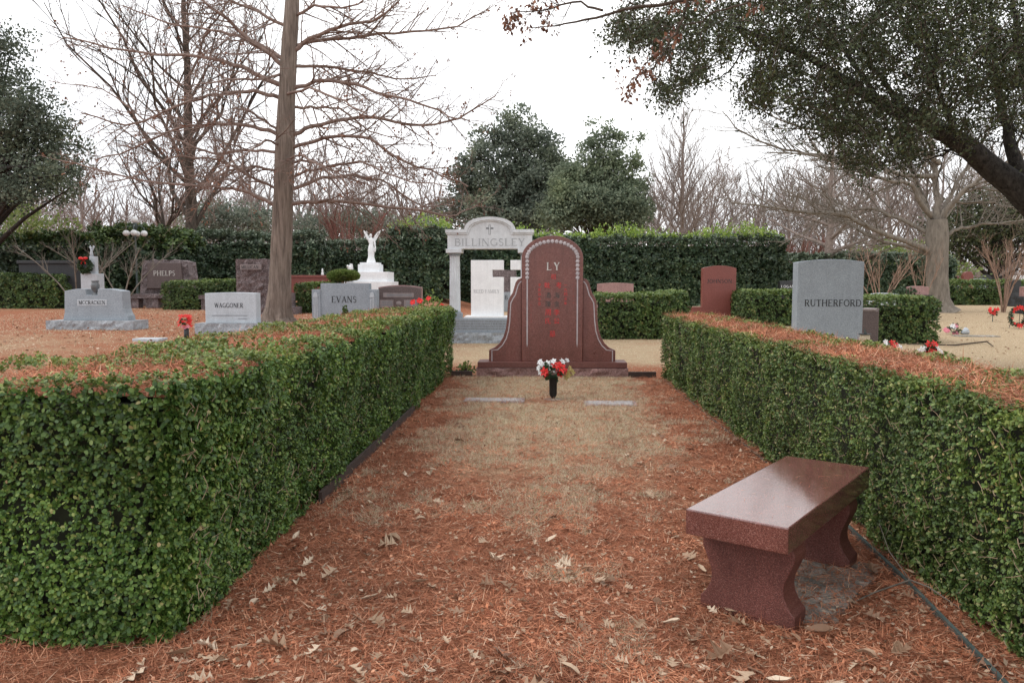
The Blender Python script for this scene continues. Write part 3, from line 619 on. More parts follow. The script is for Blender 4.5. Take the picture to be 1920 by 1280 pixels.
def glyphs(parent, chars, mat, y, tiny=False):
    """painted characters: list of (char, x, z, size); the tiny ones joined"""
    t = bpy.data.objects.new('inscription', None); COL.objects.link(t); t.parent = parent; t.empty_display_size = .05; V = []; Fc = []
    for c, x, z, s in chars:
        cu = bpy.data.curves.new('glyph', 'FONT'); cu.body = c; cu.size = 1; cu.offset = -.008
        ob = bpy.data.objects.new('glyph', cu); COL.objects.link(ob)
        me = bpy.data.meshes.new_from_object(ob.evaluated_get(bpy.context.evaluated_depsgraph_get()))
        P = np.array([v.co[:] for v in me.vertices]); c0 = (P.max(0) + P.min(0)) / 2; k = s / max(P.max(0) - P.min(0)); n0 = len(V)
        V += [(x + (p[0] - c0[0]) * k, y - .003, z + (p[1] - c0[1]) * k) for p in P]; Fc += [tuple(n0 + i for i in p.vertices) for p in me.polygons]
        bpy.data.objects.remove(ob); bpy.data.curves.remove(cu); bpy.data.meshes.remove(me)
        if not tiny: m2 = bpy.data.meshes.new('character'); m2.from_pydata(V, [], Fc); m2.update(); link('character', m2, mat, t); V = []; Fc = []
    if tiny: m2 = bpy.data.meshes.new('small_characters'); m2.from_pydata(V, [], Fc); m2.update(); tag(link('small_characters', m2, mat, t), kind='stuff')

# ------------------------------------------------------------------ stones
def rough_block(w, d, h, jag=.02, step=.07, seed=0, top=True, taper=0.0):
    """rock-pitched block: split faces in front and at the sides"""
    nx_, nz_, ny_ = max(3, int(w / step)), max(2, int(h / step)), max(2, int(d / step)); V = []; Fc = []
    def jit(p, nrm, amt):
        q = noise.noise(Vector((p[0] * 5 + seed, p[1] * 5, p[2] * 7))) + .6 * noise.noise(Vector((p[0] * 14, p[1] * 14 + seed, p[2] * 16)))
        return tuple(p[i] + nrm[i] * q * amt for i in range(3))
    def grid(o, a, b, na, nb, nrm, amt):
        base = len(V)
        for i in range(na + 1):
            for j in range(nb + 1):
                p = [o[k] + a[k] * i / na + b[k] * j / nb for k in range(3)]
                edge = i in (0, na) or j in (0, nb); f = 1 - taper * p[2] / h
                p[0] *= f
                V.append(jit(p, nrm, amt * (.25 if edge else 1)))
        for i in range(na):
            for j in range(nb): Fc.append((base + i * (nb + 1) + j, base + (i + 1) * (nb + 1) + j, base + (i + 1) * (nb + 1) + j + 1, base + i * (nb + 1) + j + 1))
    x, y = w / 2, d / 2
    grid((-x, -y, 0), (w, 0, 0), (0, 0, h), nx_, nz_, (0, -1, 0), jag * 2)
    grid((x, -y, 0), (0, d, 0), (0, 0, h), ny_, nz_, (1, 0, 0), jag * 1.6)
    grid((x, y, 0), (-w, 0, 0), (0, 0, h), nx_, nz_, (0, 1, 0), jag)
    grid((-x, y, 0), (0, -d, 0), (0, 0, h), ny_, nz_, (-1, 0, 0), jag * 1.6)
    grid((-x, -y, h), (w, 0, 0), (0, d, 0), nx_, ny_, (0, 0, 1), jag * 1.5 if top else 0)
    m = MB(); m.v = V; m.f = Fc; return m
def arch_top(w, z0, rise, n=16):                # right to left along a low arc
    return [(w / 2 * math.cos(math.pi * i / n) if rise > w * .4 else w / 2 - w * i / n, z0 + rise * (math.sin(math.pi * i / n) if rise > w * .4 else 1 - (2 * i / n - 1) ** 2)) for i in range(n + 1)]
def tablet(w, h, rise): return [(-w / 2, 0), (w / 2, 0)] + arch_top(w, h - rise, rise)

# the red memorial
p = np.array(G(1035, 708)); k = K(p); ly = thing('grave_monument', 'large red granite family memorial with arched top and curved wings, closing the plot', 'monument', (p[0], p[1] + .25, p[2]))
PX = lambda x: (x - 1035) * k
PZ = lambda y: (708 - y) * k
rough_block(284 * k, .52, 19 * k, .018, .05, 3, False).build('base', M['redrough'], ly, loc=(0, 0, -.01))
MB().box(-140 * k, 140 * k, -.24, .24, 18.5 * k, 29 * k).build('plinth', M['redside'], ly, bevel=.006)
tw = 57.5 * k
tab = MB().prism([(-tw, 29 * k), (tw, 29 * k)] + [(tw * math.cos(math.pi * i / 24), PZ(485) + 42 * k * math.sin(math.pi * i / 24)) for i in range(25)], -.15, .12).build('tablet', M['red'], ly, bevel=.008)
wing = [(119.5, 679), (119.5, 658), (108, 652.5), (99, 644), (92, 632), (87.5, 617), (85, 598), (84, 578), (83, 564), (79, 556), (74.5, 549), (72, 540), (69, 530), (65, 524.5), (58, 521.5)]
for s in (-1, 1):
    out = [(s * a * k, PZ(b)) for a, b in wing] + [(s * 57.9 * k, PZ(679))]
    if s > 0: out = out[::1]
    MB().prism(out if s > 0 else out[::-1], -.10, .09).build('wing', M['red'], ly, bevel=.006)
    ln = [(s * (a - (5 if i > 1 else 5.5)) * k, PZ(b + (4.5 if i > 1 else 0))) for i, (a, b) in enumerate(wing)]
    L = []; n = len(ln)
    for i, (x, z) in enumerate(ln):
        a, b = ln[max(0, i - 1)], ln[min(n - 1, i + 1)]; q = math.hypot(b[0] - a[0], b[1] - a[1]); L.append((-(b[1] - a[1]) / q * .008, (b[0] - a[0]) / q * .008))
    V = [(x + u, -.1035, z + v) for (x, z), (u, v) in zip(ln, L)] + [(x - u, -.1035, z - v) for (x, z), (u, v) in zip(ln, L)]
    MB().add(V, [(i, i + 1, n + i + 1, n + i) for i in range(n - 1)]).build('border_line', M['frost'], ly)
    MB().prism([(s * 47 * k - .010, PZ(645)), (s * 47 * k, PZ(652)), (s * 47 * k + .010, PZ(645)), (s * 47 * k + .010, PZ(524)), (s * 47 * k - .010, PZ(524))], -.156, -.149).build('border_line', M['frost'], ly)
# garland of carved blossoms along the arch
gar = []; 
for s in (-1, 1):
    for zz in np.arange(521, 484, -7.6): gar.append((s * 47 * k, PZ(zz)))
for a in np.linspace(4, 176, 19): gar.append((47.5 * k * math.cos(math.radians(a)), PZ(485) + 31.5 * k * math.sin(math.radians(a))))
gb = MB()
for i, (x, z) in enumerate(gar):
    r = 4.3 * k; V = [(x, -.168, z)]; n = 12
    for j in range(n):
        a = 2 * math.pi * j / n + i; q = r * (1.0 if j % 2 else .68); V.append((x + q * math.cos(a), -.158, z + q * math.sin(a)))
    for j in range(n):
        a = 2 * math.pi * j / n + i; V.append((x + r * .35 * math.cos(a), -.164, z + r * .35 * math.sin(a)))
    gb.add(V, [(1 + j, 1 + (j + 1) % n, 13 + (j + 1) % n, 13 + j) for j in range(n)] + [(0, 13 + j, 13 + (j + 1) % n) for j in range(n)])
gb.build('garland', M['frost'], ly)
lettering(ly, 'LY', 1.5 * k, PZ(500), 14.5 * k, -.15, M['letter_w'], gap=.28)
C = lambda x, y, s, ch: (ch, PX(x), PZ(y), s * k * .9)
glyphs(ly, [C(1037, 519, 11, '祖'), C(1025.5, 535, 12, '妣'), C(1047, 535, 12, '考'), C(1027, 586, 12.5, '周'), C(1043.5, 586, 12.5, '李'), C(1027, 602, 12, '氏'), C(1043.5, 602, 12, '公'), C(1035.5, 626, 13, '墓')], M['paint_r'], -.15)
glyphs(ly, [C(1027, 554, 12, '清'), C(1043.5, 554, 12, '海'), C(1027, 570, 12, '蓮'), C(1043.5, 570, 12, '金')], M['paint_g'], -.15)
glyphs(ly, [C(1011, 535 + 8.5 * i, 6.5, c) for i, c in enumerate('子女孫仝立')] + [C(1060, 535 + 8.5 * i, 6.5, c) for i, c in enumerate('一九四五年')], M['paint_r'], -.15)
glyphs(ly, [C(995.5, 566 + 6.2 * i, 3.6, c) for i, c in enumerate('一九二十年三月')] + [C(1075, 531 + 6.2 * i, 3.6, c) for i, c in enumerate('一九十二年八月')], M['paint_d'], -.15, True)

# flat markers
for (xa, xb, ya, yb, lab) in ((868, 983, 748, 755, 'flat grey granite marker set in grass on the west side of the flower vase'), (1097, 1197, 754, 762, 'flat grey granite marker set in grass on the bench side of the flower vase')):
    a, b = G(xa, yb), G(xb, yb); c = G(xa, ya); w = b[0] - a[0]
    o = thing('grave_marker', lab, 'grave marker', ((a[0] + b[0]) / 2, (a[1] + c[1]) / 2, 0)); o['group'] = 'flat markers in front of the memorial'
    d = max(.3, c[1] - a[1]); MB().box(-w / 2, w / 2, -d / 2, d / 2, -.05, .022).build('slab', M['brownp'], o, bevel=.01)
    MB().box(-w / 2 + .05, w / 2 - .05, -d / 2 + .04, d / 2 - .04, .01, .027).build('plate', M['plate_dull'], o)

# generic upright stones: everything measured in photograph pixels at the stone's own distance
def upright(name, label, x0, x1, ytop, p, mat, rise=6, depth=.22, ybase=None, base=None, bmat='greyr', top_panel=None, cat='headstone', bevel=.008):
    kk = K(p); t = thing(name, label, cat, tuple(p)); cx = AT((x0 + x1) / 2, 533, p[1])[0] - p[0]; w = (x1 - x0) * kk
    zt = AT((x0 + x1) / 2, ytop, p[1])[2] - p[2]; zb = 0.0
    if base:
        bx0, bx1, by = base; zb = AT(bx0, by, p[1])[2] - p[2]; bc = AT((bx0 + bx1) / 2, 533, p[1])[0] - p[0]
        rough_block((bx1 - bx0) * kk, depth + .22, zb, .016, .06, len(label), False).build('base', M[bmat], t, loc=(bc, 0, 0))
    out = [(cx + x, zb + z) for x, z in tablet(w, zt - zb, rise * kk)]
    MB().prism(out, -depth / 2, depth / 2).build('tablet', M[mat], t, bevel=bevel)
    return t, kk, cx, lambda y: AT(x0, y, p[1])[2] - p[2], lambda x: AT(x, 533, p[1])[0] - p[0]

# pale stone with bevelled base (black letters), nearest of the left lawn
p = G(436, 626); t, kk, cx, Zf, Xf = upright('headstone', 'pale grey headstone with flat top on rough base, beside the cypress trunk', 388, 484, 548, p, 'greyl', 1.5, .25, base=(372, 501, 605))
lettering(t, 'WAGGONER', Xf(433), Zf(572), 8.5 * kk, -.125, M['letter_k'], 54 * kk)
m = MB()
for i in range(34): m.box(Xf(401.2 + i * 1.95), Xf(402.5 + i * 1.95), -.128, -.1245, Zf(591.6), Zf(590.0))
for i in range(9): m.box(Xf(450 + i * 1.9), Xf(451.2 + i * 1.9), -.128, -.1245, Zf(597.6), Zf(596))
m.build('small_inscription', M['letter_g'], t)

# grey stone with urn in its notch
p = G(184, 617); kk = K(p); t = thing('headstone', 'wide grey granite headstone with flared sides and urn in its notched top', 'headstone', tuple(p))
X = lambda x: AT(x, 533, p[1])[0] - p[0]
Z = lambda y: AT(184, y, p[1])[2] - p[2]
rough_block(165 * kk, .62, Z(600), .02, .06, 5, False).build('base', M['greyr'], t)
out = [(X(124), Z(600)), (X(245), Z(600)), (X(244), Z(592)), (X(240), Z(586)), (X(237.5), Z(578)), (X(236.5), Z(565)), (X(236.5), Z(545.5))]
out += [(X(236.5 - 33.5 * i / 8), Z(545.5 - 4.5 * math.sin(i / 8 * math.pi / 2))) for i in range(1, 9)]
out += [(X(191), Z(541.5)), (X(190), Z(553)), (X(169.5), Z(553)), (X(168), Z(541.5))]
out += [(X(163 - 34 * i / 8), Z(541 + 4.5 * (1 - math.cos(i / 8 * math.pi / 2)))) for i in range(0, 9)] + [(X(127.5), Z(585))]
MB().prism(out, -.16, .16).build('tablet', M['grey'], t, bevel=.01)
MB().box(X(152), X(207), -.166, -.15, Z(572.5), Z(561)).build('name_panel', M['greyl'], t)
lettering(t, 'MCCRACKEN', X(179.5), Z(566.7), 7.2 * kk, -.166, M['letter_k'], 50 * kk)
MB().lathe([(6.5 * kk, Z(553)), (6.5 * kk, Z(551.5)), (3 * kk, Z(550)), (3.5 * kk, Z(547.5)), (7 * kk, Z(541)), (7.6 * kk, Z(535)), (6.8 * kk, Z(531)), (5.4 * kk, Z(529.5)), (6.8 * kk, Z(527.5)), (6.8 * kk, Z(526)), (4.5 * kk, Z(526))], (X(181.5), -.06, 0), 20).build('urn', M['urn'], t, True)

# slim pale cross pillar with wreath and small angel, behind
p = STAND(172, 23); kk = K(p); t = thing('grave_monument', 'slim pale grey pillar monument carrying a small angel, behind the urn headstone', 'monument', tuple(p))
Xp = lambda x: AT(x, 533, p[1])[0] - p[0]
Zp = lambda y: AT(172, y, p[1])[2] - p[2]
MB().box(Xp(159), Xp(189), -.2, .2, 0, Zp(513)).build('base', M['greyl'], t, bevel=.01)
MB().box(Xp(172), Xp(183), -.08, .08, Zp(513), Zp(481)).build('shaft', M['greyl'], t, bevel=.008)
MB().lathe([(3.4 * kk, Zp(481)), (2.6 * kk, Zp(474)), (1.6 * kk, Zp(470)), (1.7 * kk, Zp(467))], (Xp(174), 0, 0), 10).ball((Xp(174), 0, Zp(465)), 1.5 * kk, 1.5 * kk, 1.8 * kk).build('angel_figure', M['greyl'], t, True)
for s in (-1, 1): MB().prism([(Xp(174), Zp(472)), (Xp(174 + s * 5), Zp(463)), (Xp(174 + s * 3), Zp(460)), (Xp(174), Zp(467))][::s], .02, .05).build('angel_wing', M['greyl'], t)
w = thing('wreath', 'green evergreen wreath with red bow hung on pale pillar', 'wreath', (p[0] + Xp(170), p[1] - .25, p[2] + Zp(499)))
n = 900; a = rng.random(n) * 6.283; r0 = 9.5 * kk; pos = np.stack([np.cos(a) * r0, rng.normal(0, .03, n), np.sin(a) * r0], -1) + rdir(n) * 3.0 * kk * rng.random(n)[:, None]
np_obj('greenery', *scatter(CARD, CARD_F, pos, rdir(n), rdir(n), .09), M['holly'], w)
b = MB()
for s in (-1, 1): b.ball((s * 4.5 * kk, -.09, 14 * kk), 4.6 * kk, .04, 2.6 * kk); b.prism([(0, 12 * kk), (s * 3.5 * kk, 3 * kk), (s * 5.5 * kk, 5 * kk)][::s], -.09, -.07)
b.ball((0, -.1, 13 * kk), 1.8 * kk, .04, 1.8 * kk).build('bow', M['red_petal'], w)

# dark wall tomb at far left
p = STAND(105, 27); kk = K(p); t = thing('tomb', 'long low charcoal stone tomb against the dark hedge', 'tomb', tuple(p))
zt = AT(100, 489, p[1])[2] - p[2]; MB().box(-52 * kk, 52 * kk, -.5, .6, 0, zt - .12).build('body', M['charcoal'], t, bevel=.01)
MB().box(-54 * kk, 54 * kk, -.56, .66, zt - .12, zt).build('cap', M['charcoal'], t, bevel=.02)

# boulder monument with polished panel, and its bench
p = G(318, 575); p[1] += .9; p[2] = HT(p[0], p[1]); kk = K(p); t = thing('headstone', 'brown boulder headstone with polished face, rough purple-grey sides', 'headstone', tuple(p))
X = lambda x: AT(x, 533, p[1])[0] - p[0]
Z = lambda y: AT(318, y, p[1])[2] - p[2]
bl = rough_block(102 * kk, .7, Z(486), .04, .11, 8, True, .10)
bl.v = [(x + X(318) + (.10 * z / Z(486) if x < 0 else -.03 * z), y, z - (max(0, z / Z(486) - .6) * (.10 + .22 * max(0, x / (50 * kk)) ** 3 + .10 * max(0, -x / (50 * kk)) ** 4))) for x, y, z in bl.v]; bl.build('boulder', M['brownr'], t)
MB().prism([(X(287), Z(541)), (X(354), Z(541)), (X(350), Z(493)), (X(289), Z(492))], -.46, -.2).build('face_panel', M['brown'], t, bevel=.02)
lettering(t, 'PHELPS', X(320), Z(512.5), 9 * kk, -.46, M['letter_w'], 41 * kk)
rough_block(112 * kk, .95, Z(550), .02, .1, 2, True).build('base', M['brownr'], t, loc=(X(318), 0, 0))
def rough_bench(label, xa, xb, ytop, ybot, p, legs):
    kk = K(p); t = thing('stone_bench', label, 'bench', tuple(p)); X = lambda x: AT(x, 533, p[1])[0] - p[0]; zt = AT(xa, ytop, p[1])[2] - p[2]
    rough_block((xb - xa) * kk, .42, .13, .018, .07, 4).build('seat', M['brownr'], t, loc=((X(xa) + X(xb)) / 2, 0, zt - .13))
    for a, b_ in legs: rough_block((b_ - a) * kk, .32, zt - .13, .02, .09, a).build('leg', M['brownr'], t, loc=((X(a) + X(b_)) / 2, 0, 0))
p = G(270, 577); rough_bench('rough brown granite bench in front of the polished-face boulder', 236, 312, 552, 577, p, [(240, 263), (276, 300)])
p = G(383, 581); rough_bench('rough brown granite bench end showing beside the pale flat-topped headstone', 376, 420, 553, 580, p, [(380, 391), (400, 414)])

# rough upright brown stone behind the trunk
p = G(490, 590); p[1] += .5; kk = K(p); t = thing('headstone', 'tall rough brown headstone with smooth name band, half behind the cypress trunk', 'headstone', tuple(p))
X = lambda x: AT(x, 533, p[1])[0] - p[0]
Z = lambda y: AT(490, y, p[1])[2] - p[2]
rough_block(61 * kk, .45, Z(486), .03, .10, 12, True, .02).build('boulder', M['brownr'], t, loc=(X(478), 0, 0))
MB().box(X(458), X(497), -.29, -.2, Z(506), Z(496)).build('name_band', M['brownp'], t)
lettering(t, 'MILLICAN', X(476), Z(501), 6 * kk, -.29, M['letter_k'], 32 * kk)
rough_block(26 * kk, .45, Z(549), .03, .10, 6).build('side_stone', M['brownr'], t, loc=(X(536), 0, 0))
rough_block(78 * kk, .7, Z(575), .02, .1, 9).build('base', M['brownr'], t, loc=(X(520), 0, 0))

# grey stone with fluted pilasters
p = STAND(648, 18.2); kk = K(p); t = thing('headstone', 'grey granite headstone with carved pilaster at each side, behind the hedge', 'headstone', tuple(p))
X = lambda x: AT(x, 533, p[1])[0] - p[0]
Z = lambda y: AT(648, y, p[1])[2] - p[2]
MB().box(X(604), X(694), -.14, .14, 0, Z(531)).build('tablet', M['grey'], t, bevel=.01)
for a, b_ in ((588, 604.3), (693.7, 709)):
    MB().box(X(a), X(b_), -.17, .12, 0, Z(542.5)).build('pilaster', M['grey'], t, bevel=.01)
    m = (a + b_) / 2 - 1
    for q in (-2.6, 0, 2.6): MB().tube([(X(m + q), -.17, .02), (X(m + q), -.17, Z(557))], 1.1 * kk, 8).build('flute', M['greyl'], t, True)
    MB().prism([(X(m - 4.5), Z(557)), (X(m + 4.5), Z(557)), (X(m + 3), Z(549)), (X(m), Z(547)), (X(m - 3), Z(549))], -.19, -.16).build('capital', M['greyl'], t)
lettering(t, 'EVANS', X(647.5), Z(561), 12 * kk, -.14, M['letter_k'], 47 * kk)

# brown double stone with plates
p = STAND(751, 19.2); t, kk, cx, Zf, Xf = upright('headstone', 'low brown headstone with three pale plates, behind the rose bush', 711, 790, 536.5, p, 'brown', 4, .25)
MB().prism([(Xf(711) - .012, Zf(600)), (Xf(790) + .012, Zf(600))] + [(x + cx, Zf(540) + z + .02) for x, z in arch_top(79 * kk + .024, 0, 4 * kk)], -.06, .135).build('rough_rim', M['pink'], t)
for a, b_, c, d in ((720, 777, 549, 557), (714, 739, 562, 576), (759, 784, 562, 576)):
    MB().box(Xf(a), Xf(b_), -.132, -.12, Zf(d), Zf(c)).build('plate', M['brownp'], t)
m = MB()
for a, b_, c in ((727, 772, 553), (718, 736, 566), (717, 737, 571), (763, 781, 566), (762, 782, 571)):
    x = a
    while x < b_: q = R.uniform(1.2, 2.4); m.box(Xf(x), Xf(x + q), -.135, -.1315, Zf(c + 1.4), Zf(c - 1.4)); x += q + .7
m.build('small_inscription', M['letter_g'], t)
MB().ball((Xf(749), -.125, Zf(568)), 5 * kk, .012, 4 * kk).build('carved_emblem', M['brownp'], t)

# white cross slab pair and its neighbours seen through the arch
p = G(950, 598); t = thing('grave_monument', 'bright white marble memorial of two slabs forming an open cross between', 'monument', tuple(p)); kk = K(p)
X = lambda x: AT(x, 533, p[1])[0] - p[0]
Z = lambda y: AT(950, y, p[1])[2] - p[2]
MB().box(X(873), X(1029), -.5, .5, 0, Z(592)).build('base', M['white'], t, bevel=.01)
for s in (1, -1):
    q = lambda x: X(951 - s * (951 - x))
    poly = [(q(884), Z(592)), (q(944.5), Z(592)), (q(944.5), Z(519.5)), (q(923.5), Z(519.5)), (q(923.5), Z(506)), (q(944.5), Z(506)), (q(944.5), Z(488)), (q(884), Z(488))]
    sb = MB().prism(poly if s > 0 else poly[::-1], -.2, .2).build('slab', M['white'], t, bevel=.008)
lettering(t, 'REED FAMILY', X(913), Z(546), 6.5 * kk, -.2, M['letter_p'], 48 * kk)
p = STAND(945, 36); t, kk, cx, Zf, Xf = upright('headstone', 'rough brown stone glimpsed through the open marble cross', 918, 968, 506, p, 'brownr', 2, .4)
p = STAND(972, 34); t, kk, cx, Zf, Xf = upright('headstone', 'low grey headstone partly hidden between white slab and red memorial', 943, 1003, 547, p, 'grey', 1, .3)
lettering(t, 'B', Xf(949.5), Zf(557.5), 8 * kk, -.15, M['letter_k'])

# arch memorial on fluted columns
p = G(920, 643); p[1] += .3; kk = K(p); t = thing('grave_monument', 'light grey granite memorial arch with fluted columns and carved cross', 'monument', tuple(p))
X = lambda x: AT(x, 533, p[1])[0] - p[0]
Z = lambda y: AT(920, y, p[1])[2] - p[2]
rough_block(178 * kk, .75, Z(622), .022, .06, 7, False).build('base', M['greyr'], t)
MB().box(X(837), X(1003), -.30, .30, Z(622), Z(596)).build('plinth', M['grey'], t, bevel=.008)
m = MB()
for r_ in range(4):
    x = 846 + r_ * .7
    while x < 994: q = R.uniform(1.5, 6); m.box(X(x), X(x + q), -.303, -.299, Z(602.6 + r_ * 4.6), Z(600 + r_ * 4.6)); x += q + .9
m.build('small_inscription', M['letter_g'], t)
for cxp in (853, 986):
    MB().box(X(cxp - 13), X(cxp + 13), -.22, .22, Z(596), Z(587)).build('column_base', M['grey'], t, bevel=.006)
    MB().lathe([(12 * kk, Z(587)), (12 * kk, Z(585)), (10.6 * kk, Z(583))], (X(cxp), 0, 0), 32).build('column_base', M['grey'], t)
    MB().lathe([(10.4 * kk, Z(583)), (10.2 * kk, Z(560)), (9.4 * kk, Z(480))], (X(cxp), 0, 0), 96, flute=.12, nf=16).build('column', M['arch'], t)
    MB().lathe([(9.6 * kk, Z(480)), (10.6 * kk, Z(479)), (10.6 * kk, Z(477.5)), (12.5 * kk, Z(474.6))], (X(cxp), 0, 0), 32).build('capital', M['grey'], t)
    MB().box(X(cxp - 14.5), X(cxp + 14.5), -.25, .25, Z(474.6), Z(467)).build('capital', M['arch'], t, bevel=.006)
def arch_out(d, yb, flat, half, rise):           # flat shoulders with a raised round middle
    o = [(X(919.5 - half), Z(yb)), (X(919.5 + half), Z(yb)), (X(919.5 + half), Z(flat)), (X(919.5 + 47 - d), Z(flat))]
    o += [(X(919.5 + (46 - d) * math.cos(a)), Z(flat - 1 - rise * math.sin(a) ** .85)) for a in np.linspace(.12, math.pi - .12, 22)]
    return o + [(X(919.5 - 47 + d), Z(flat)), (X(919.5 - half), Z(flat))]
MB().prism(arch_out(5, 467, 440.5, 78, 24), -.22, .22).build('lintel', M['arch'], t)
co = MB()
for d, flat, half, rise, y0_ in ((0, 431.5, 81.5, 22.5, -.28), (2.6, 435.6, 80, 23.2, -.25)):
    top_ = arch_out(d, 467, flat, half, rise)[2:]; low = arch_out(d + 4.6, 467, flat + (6 if d == 0 else 5), half, rise + .2)[2:]; n = len(top_)
    V = [(x, y0_, z) for x, z in top_] + [(x, y0_, z) for x, z in low] + [(x, .24, z) for x, z in top_] + [(x, .24, z) for x, z in low]
    co.add(V, [(i, i + 1, n + i + 1, n + i) for i in range(n - 1)] + [(i + 1, i, 2 * n + i, 2 * n + i + 1) for i in range(n - 1)] + [(n + i, n + i + 1, 3 * n + i + 1, 3 * n + i) for i in range(n - 1)] + [(0, n, 3 * n, 2 * n), (n - 1, 3 * n - 1, 4 * n - 1, 2 * n - 1)])
co.build('cornice', M['arch'], t)
lettering(t, 'BILLINGSLEY', X(919.5), Z(455), 13.5 * kk, -.22, M['letter_s'], 130 * kk)
for a, b_, c, d in ((917.6, 921.4, 423, 441), (912.6, 926.4, 427.6, 431)):
    MB().box(X(a), X(b_), -.2235 - .001 * (a < 915), -.2195, Z(d), Z(c)).build('carved_cross', M['letter_g'], t)
MB().box(X(918.5), X(920.5), -.2262, -.22, Z(440.2), Z(423.8)).build('carved_cross', M['arch'], t)

# angel on white pedestal
p = STAND(697, 31); kk = K(p); t = thing('grave_monument', 'stepped white marble pedestal below the angel statue', 'monument', tuple(p))
X = lambda x: AT(x, 533, p[1])[0] - p[0]
Z = lambda y: AT(697, y, p[1])[2] - p[2]
MB().box(X(655), X(740), -.8, .8, 0, Z(528)).build('step', M['white'], t, bevel=.01)
MB().box(X(664), X(733), -.65, .65, Z(528), Z(510)).build('step', M['white'], t, bevel=.01)
MB().box(X(676), X(715), -.4, .4, Z(510), Z(496)).build('pedestal', M['white'], t, bevel=.01)
MB().box(X(679), X(712), -.35, .35, Z(496), Z(492.5)).build('pedestal_cap', M['white'], t, bevel=.01)
an = thing('angel_statue', 'white marble winged angel statue with one arm raised, standing on pedestal', 'statue', (p[0], p[1], p[2] + Z(492.5)))
u = kk                                           # one photograph pixel; the figure is about 50 of them tall
V = []; Fc = []; prof = [(8, 6, 0, -1), (7.4, 5.5, 4, -.8), (5.6, 4.6, 9, -.5), (5.4, 4.4, 16, -.2), (5.6, 4.4, 24, .2), (5.2, 4, 29, .2), (3.8, 3, 35, 0), (4.4, 3.1, 40, -.2), (4.8, 2.8, 43.5, -.3), (3.2, 2.2, 45.4, -.3), (1.3, 1.3, 46.2, -.3), (1.2, 1.3, 47, -.4), (2.0, 2.1, 48.5, -.5), (2.3, 2.5, 50.5, -.5), (2.0, 2.3, 52.6, -.4), (.5, .6, 53.6, -.3)]
nn = 28
for i, (rx, ry, z, ox) in enumerate(prof):
    for j in range(nn):
        a = 2 * math.pi * j / nn; f = 1 + (.09 * math.sin(a * 7 + z * .12) + .05 * math.sin(a * 11 - z * .2)) * (1 if z < 34 else .15)
        V.append(((ox + rx * math.cos(a) * f) * u, ry * math.sin(a) * f * u, z * u))
for i in range(len(prof) - 1):
    for j in range(nn): Fc.append((i * nn + j, i * nn + (j + 1) % nn, (i + 1) * nn + (j + 1) % nn, (i + 1) * nn + j))
body = MB().add(V, Fc)
body.tube([(-4 * u, 0, 42.5 * u), (-7.5 * u, -1.5 * u, 45 * u), (-8.5 * u, -2 * u, 51 * u), (-8.2 * u, -2 * u, 56 * u)], [1.9 * u, 1.5 * u, 1.15 * u, .8 * u], 8)
body.ball((-8.2 * u, -2 * u, 57.2 * u), .9 * u, .8 * u, 1.5 * u)
body.tube([(4 * u, 0, 42.5 * u), (6.8 * u, -.5 * u, 37 * u), (7.6 * u, -2 * u, 31 * u), (9 * u, -3 * u, 26 * u)], [1.9 * u, 1.6 * u, 1.2 * u, .8 * u], 8)
body.tube([(8 * u, -2.5 * u, 30 * u), (7.5 * u, -2 * u, 25 * u), (7 * u, -1.5 * u, 20 * u)], [.8 * u, 2 * u, 1.2 * u], 8)
body.build('figure', M['white'], an, True)
wg = [(1.5, 36), (3.5, 33), (6.5, 38), (9.5, 43.5), (13, 49), (16.5, 56), (17.6, 60), (14.5, 59), (10, 55), (6, 50), (3, 44)]
for s in (-1, 1):
    MB().prism([(s * a * u * (.85 if s < 0 else 1), b_ * u) for a, b_ in wg][::s], 2.0 * u, 3.4 * u).build('wing', M['white'], an, bevel=.01)

# low red wall with two small white figures
p = STAND(585, 33); kk = K(p); t = thing('low_wall', 'low red granite wall in front of the far hedge, beside the trunk', 'wall', tuple(p)); zt = AT(585, 516, p[1])[2] - p[2]
MB().box(-42 * kk, 32 * kk, -.25, .25, 0, zt - .1).build('body', M['redj'], t); MB().box(-43 * kk, 33 * kk, -.3, .3, zt - .1, zt).build('cap', M['redj'], t, bevel=.01)
o = thing('figurine', 'tiny white figurine standing on the low red wall', 'figurine', (AT(605, 533, p[1])[0], p[1], p[2] + zt))
MB().lathe([(3 * kk, 0), (2.4 * kk, 3 * kk), (1.4 * kk, 7 * kk), (1.9 * kk, 9 * kk), (.4 * kk, 11 * kk)], n=12).build('body', M['white'], o, True)
MB().ball((0, 0, 11 * kk), 1.4 * kk, 1.4 * kk, 1.6 * kk).build('head', M['white'], o, True)
p = STAND(656, 30); kk = K(p); zt = AT(656, 509, p[1])[2] - p[2]
o = thing('figurine', 'small white crouching angel figure on grey post beside the pedestal', 'figurine', tuple(p))
MB().box(-4 * kk, 4 * kk, -.12, .12, 0, zt).build('post', M['greyl'], o); MB().ball((0, 0, zt + 6 * kk), 4 * kk, 3 * kk, 6 * kk).ball((-3 * kk, -.05, zt + 10 * kk), 2 * kk, 2 * kk, 2.3 * kk).build('body', M['white'], o, True)
MB().prism([(0, zt + 2 * kk), (6 * kk, zt + 4 * kk), (5 * kk, zt + 14 * kk), (0, zt + 15 * kk)], .03, .08).build('wing', M['white'], o)

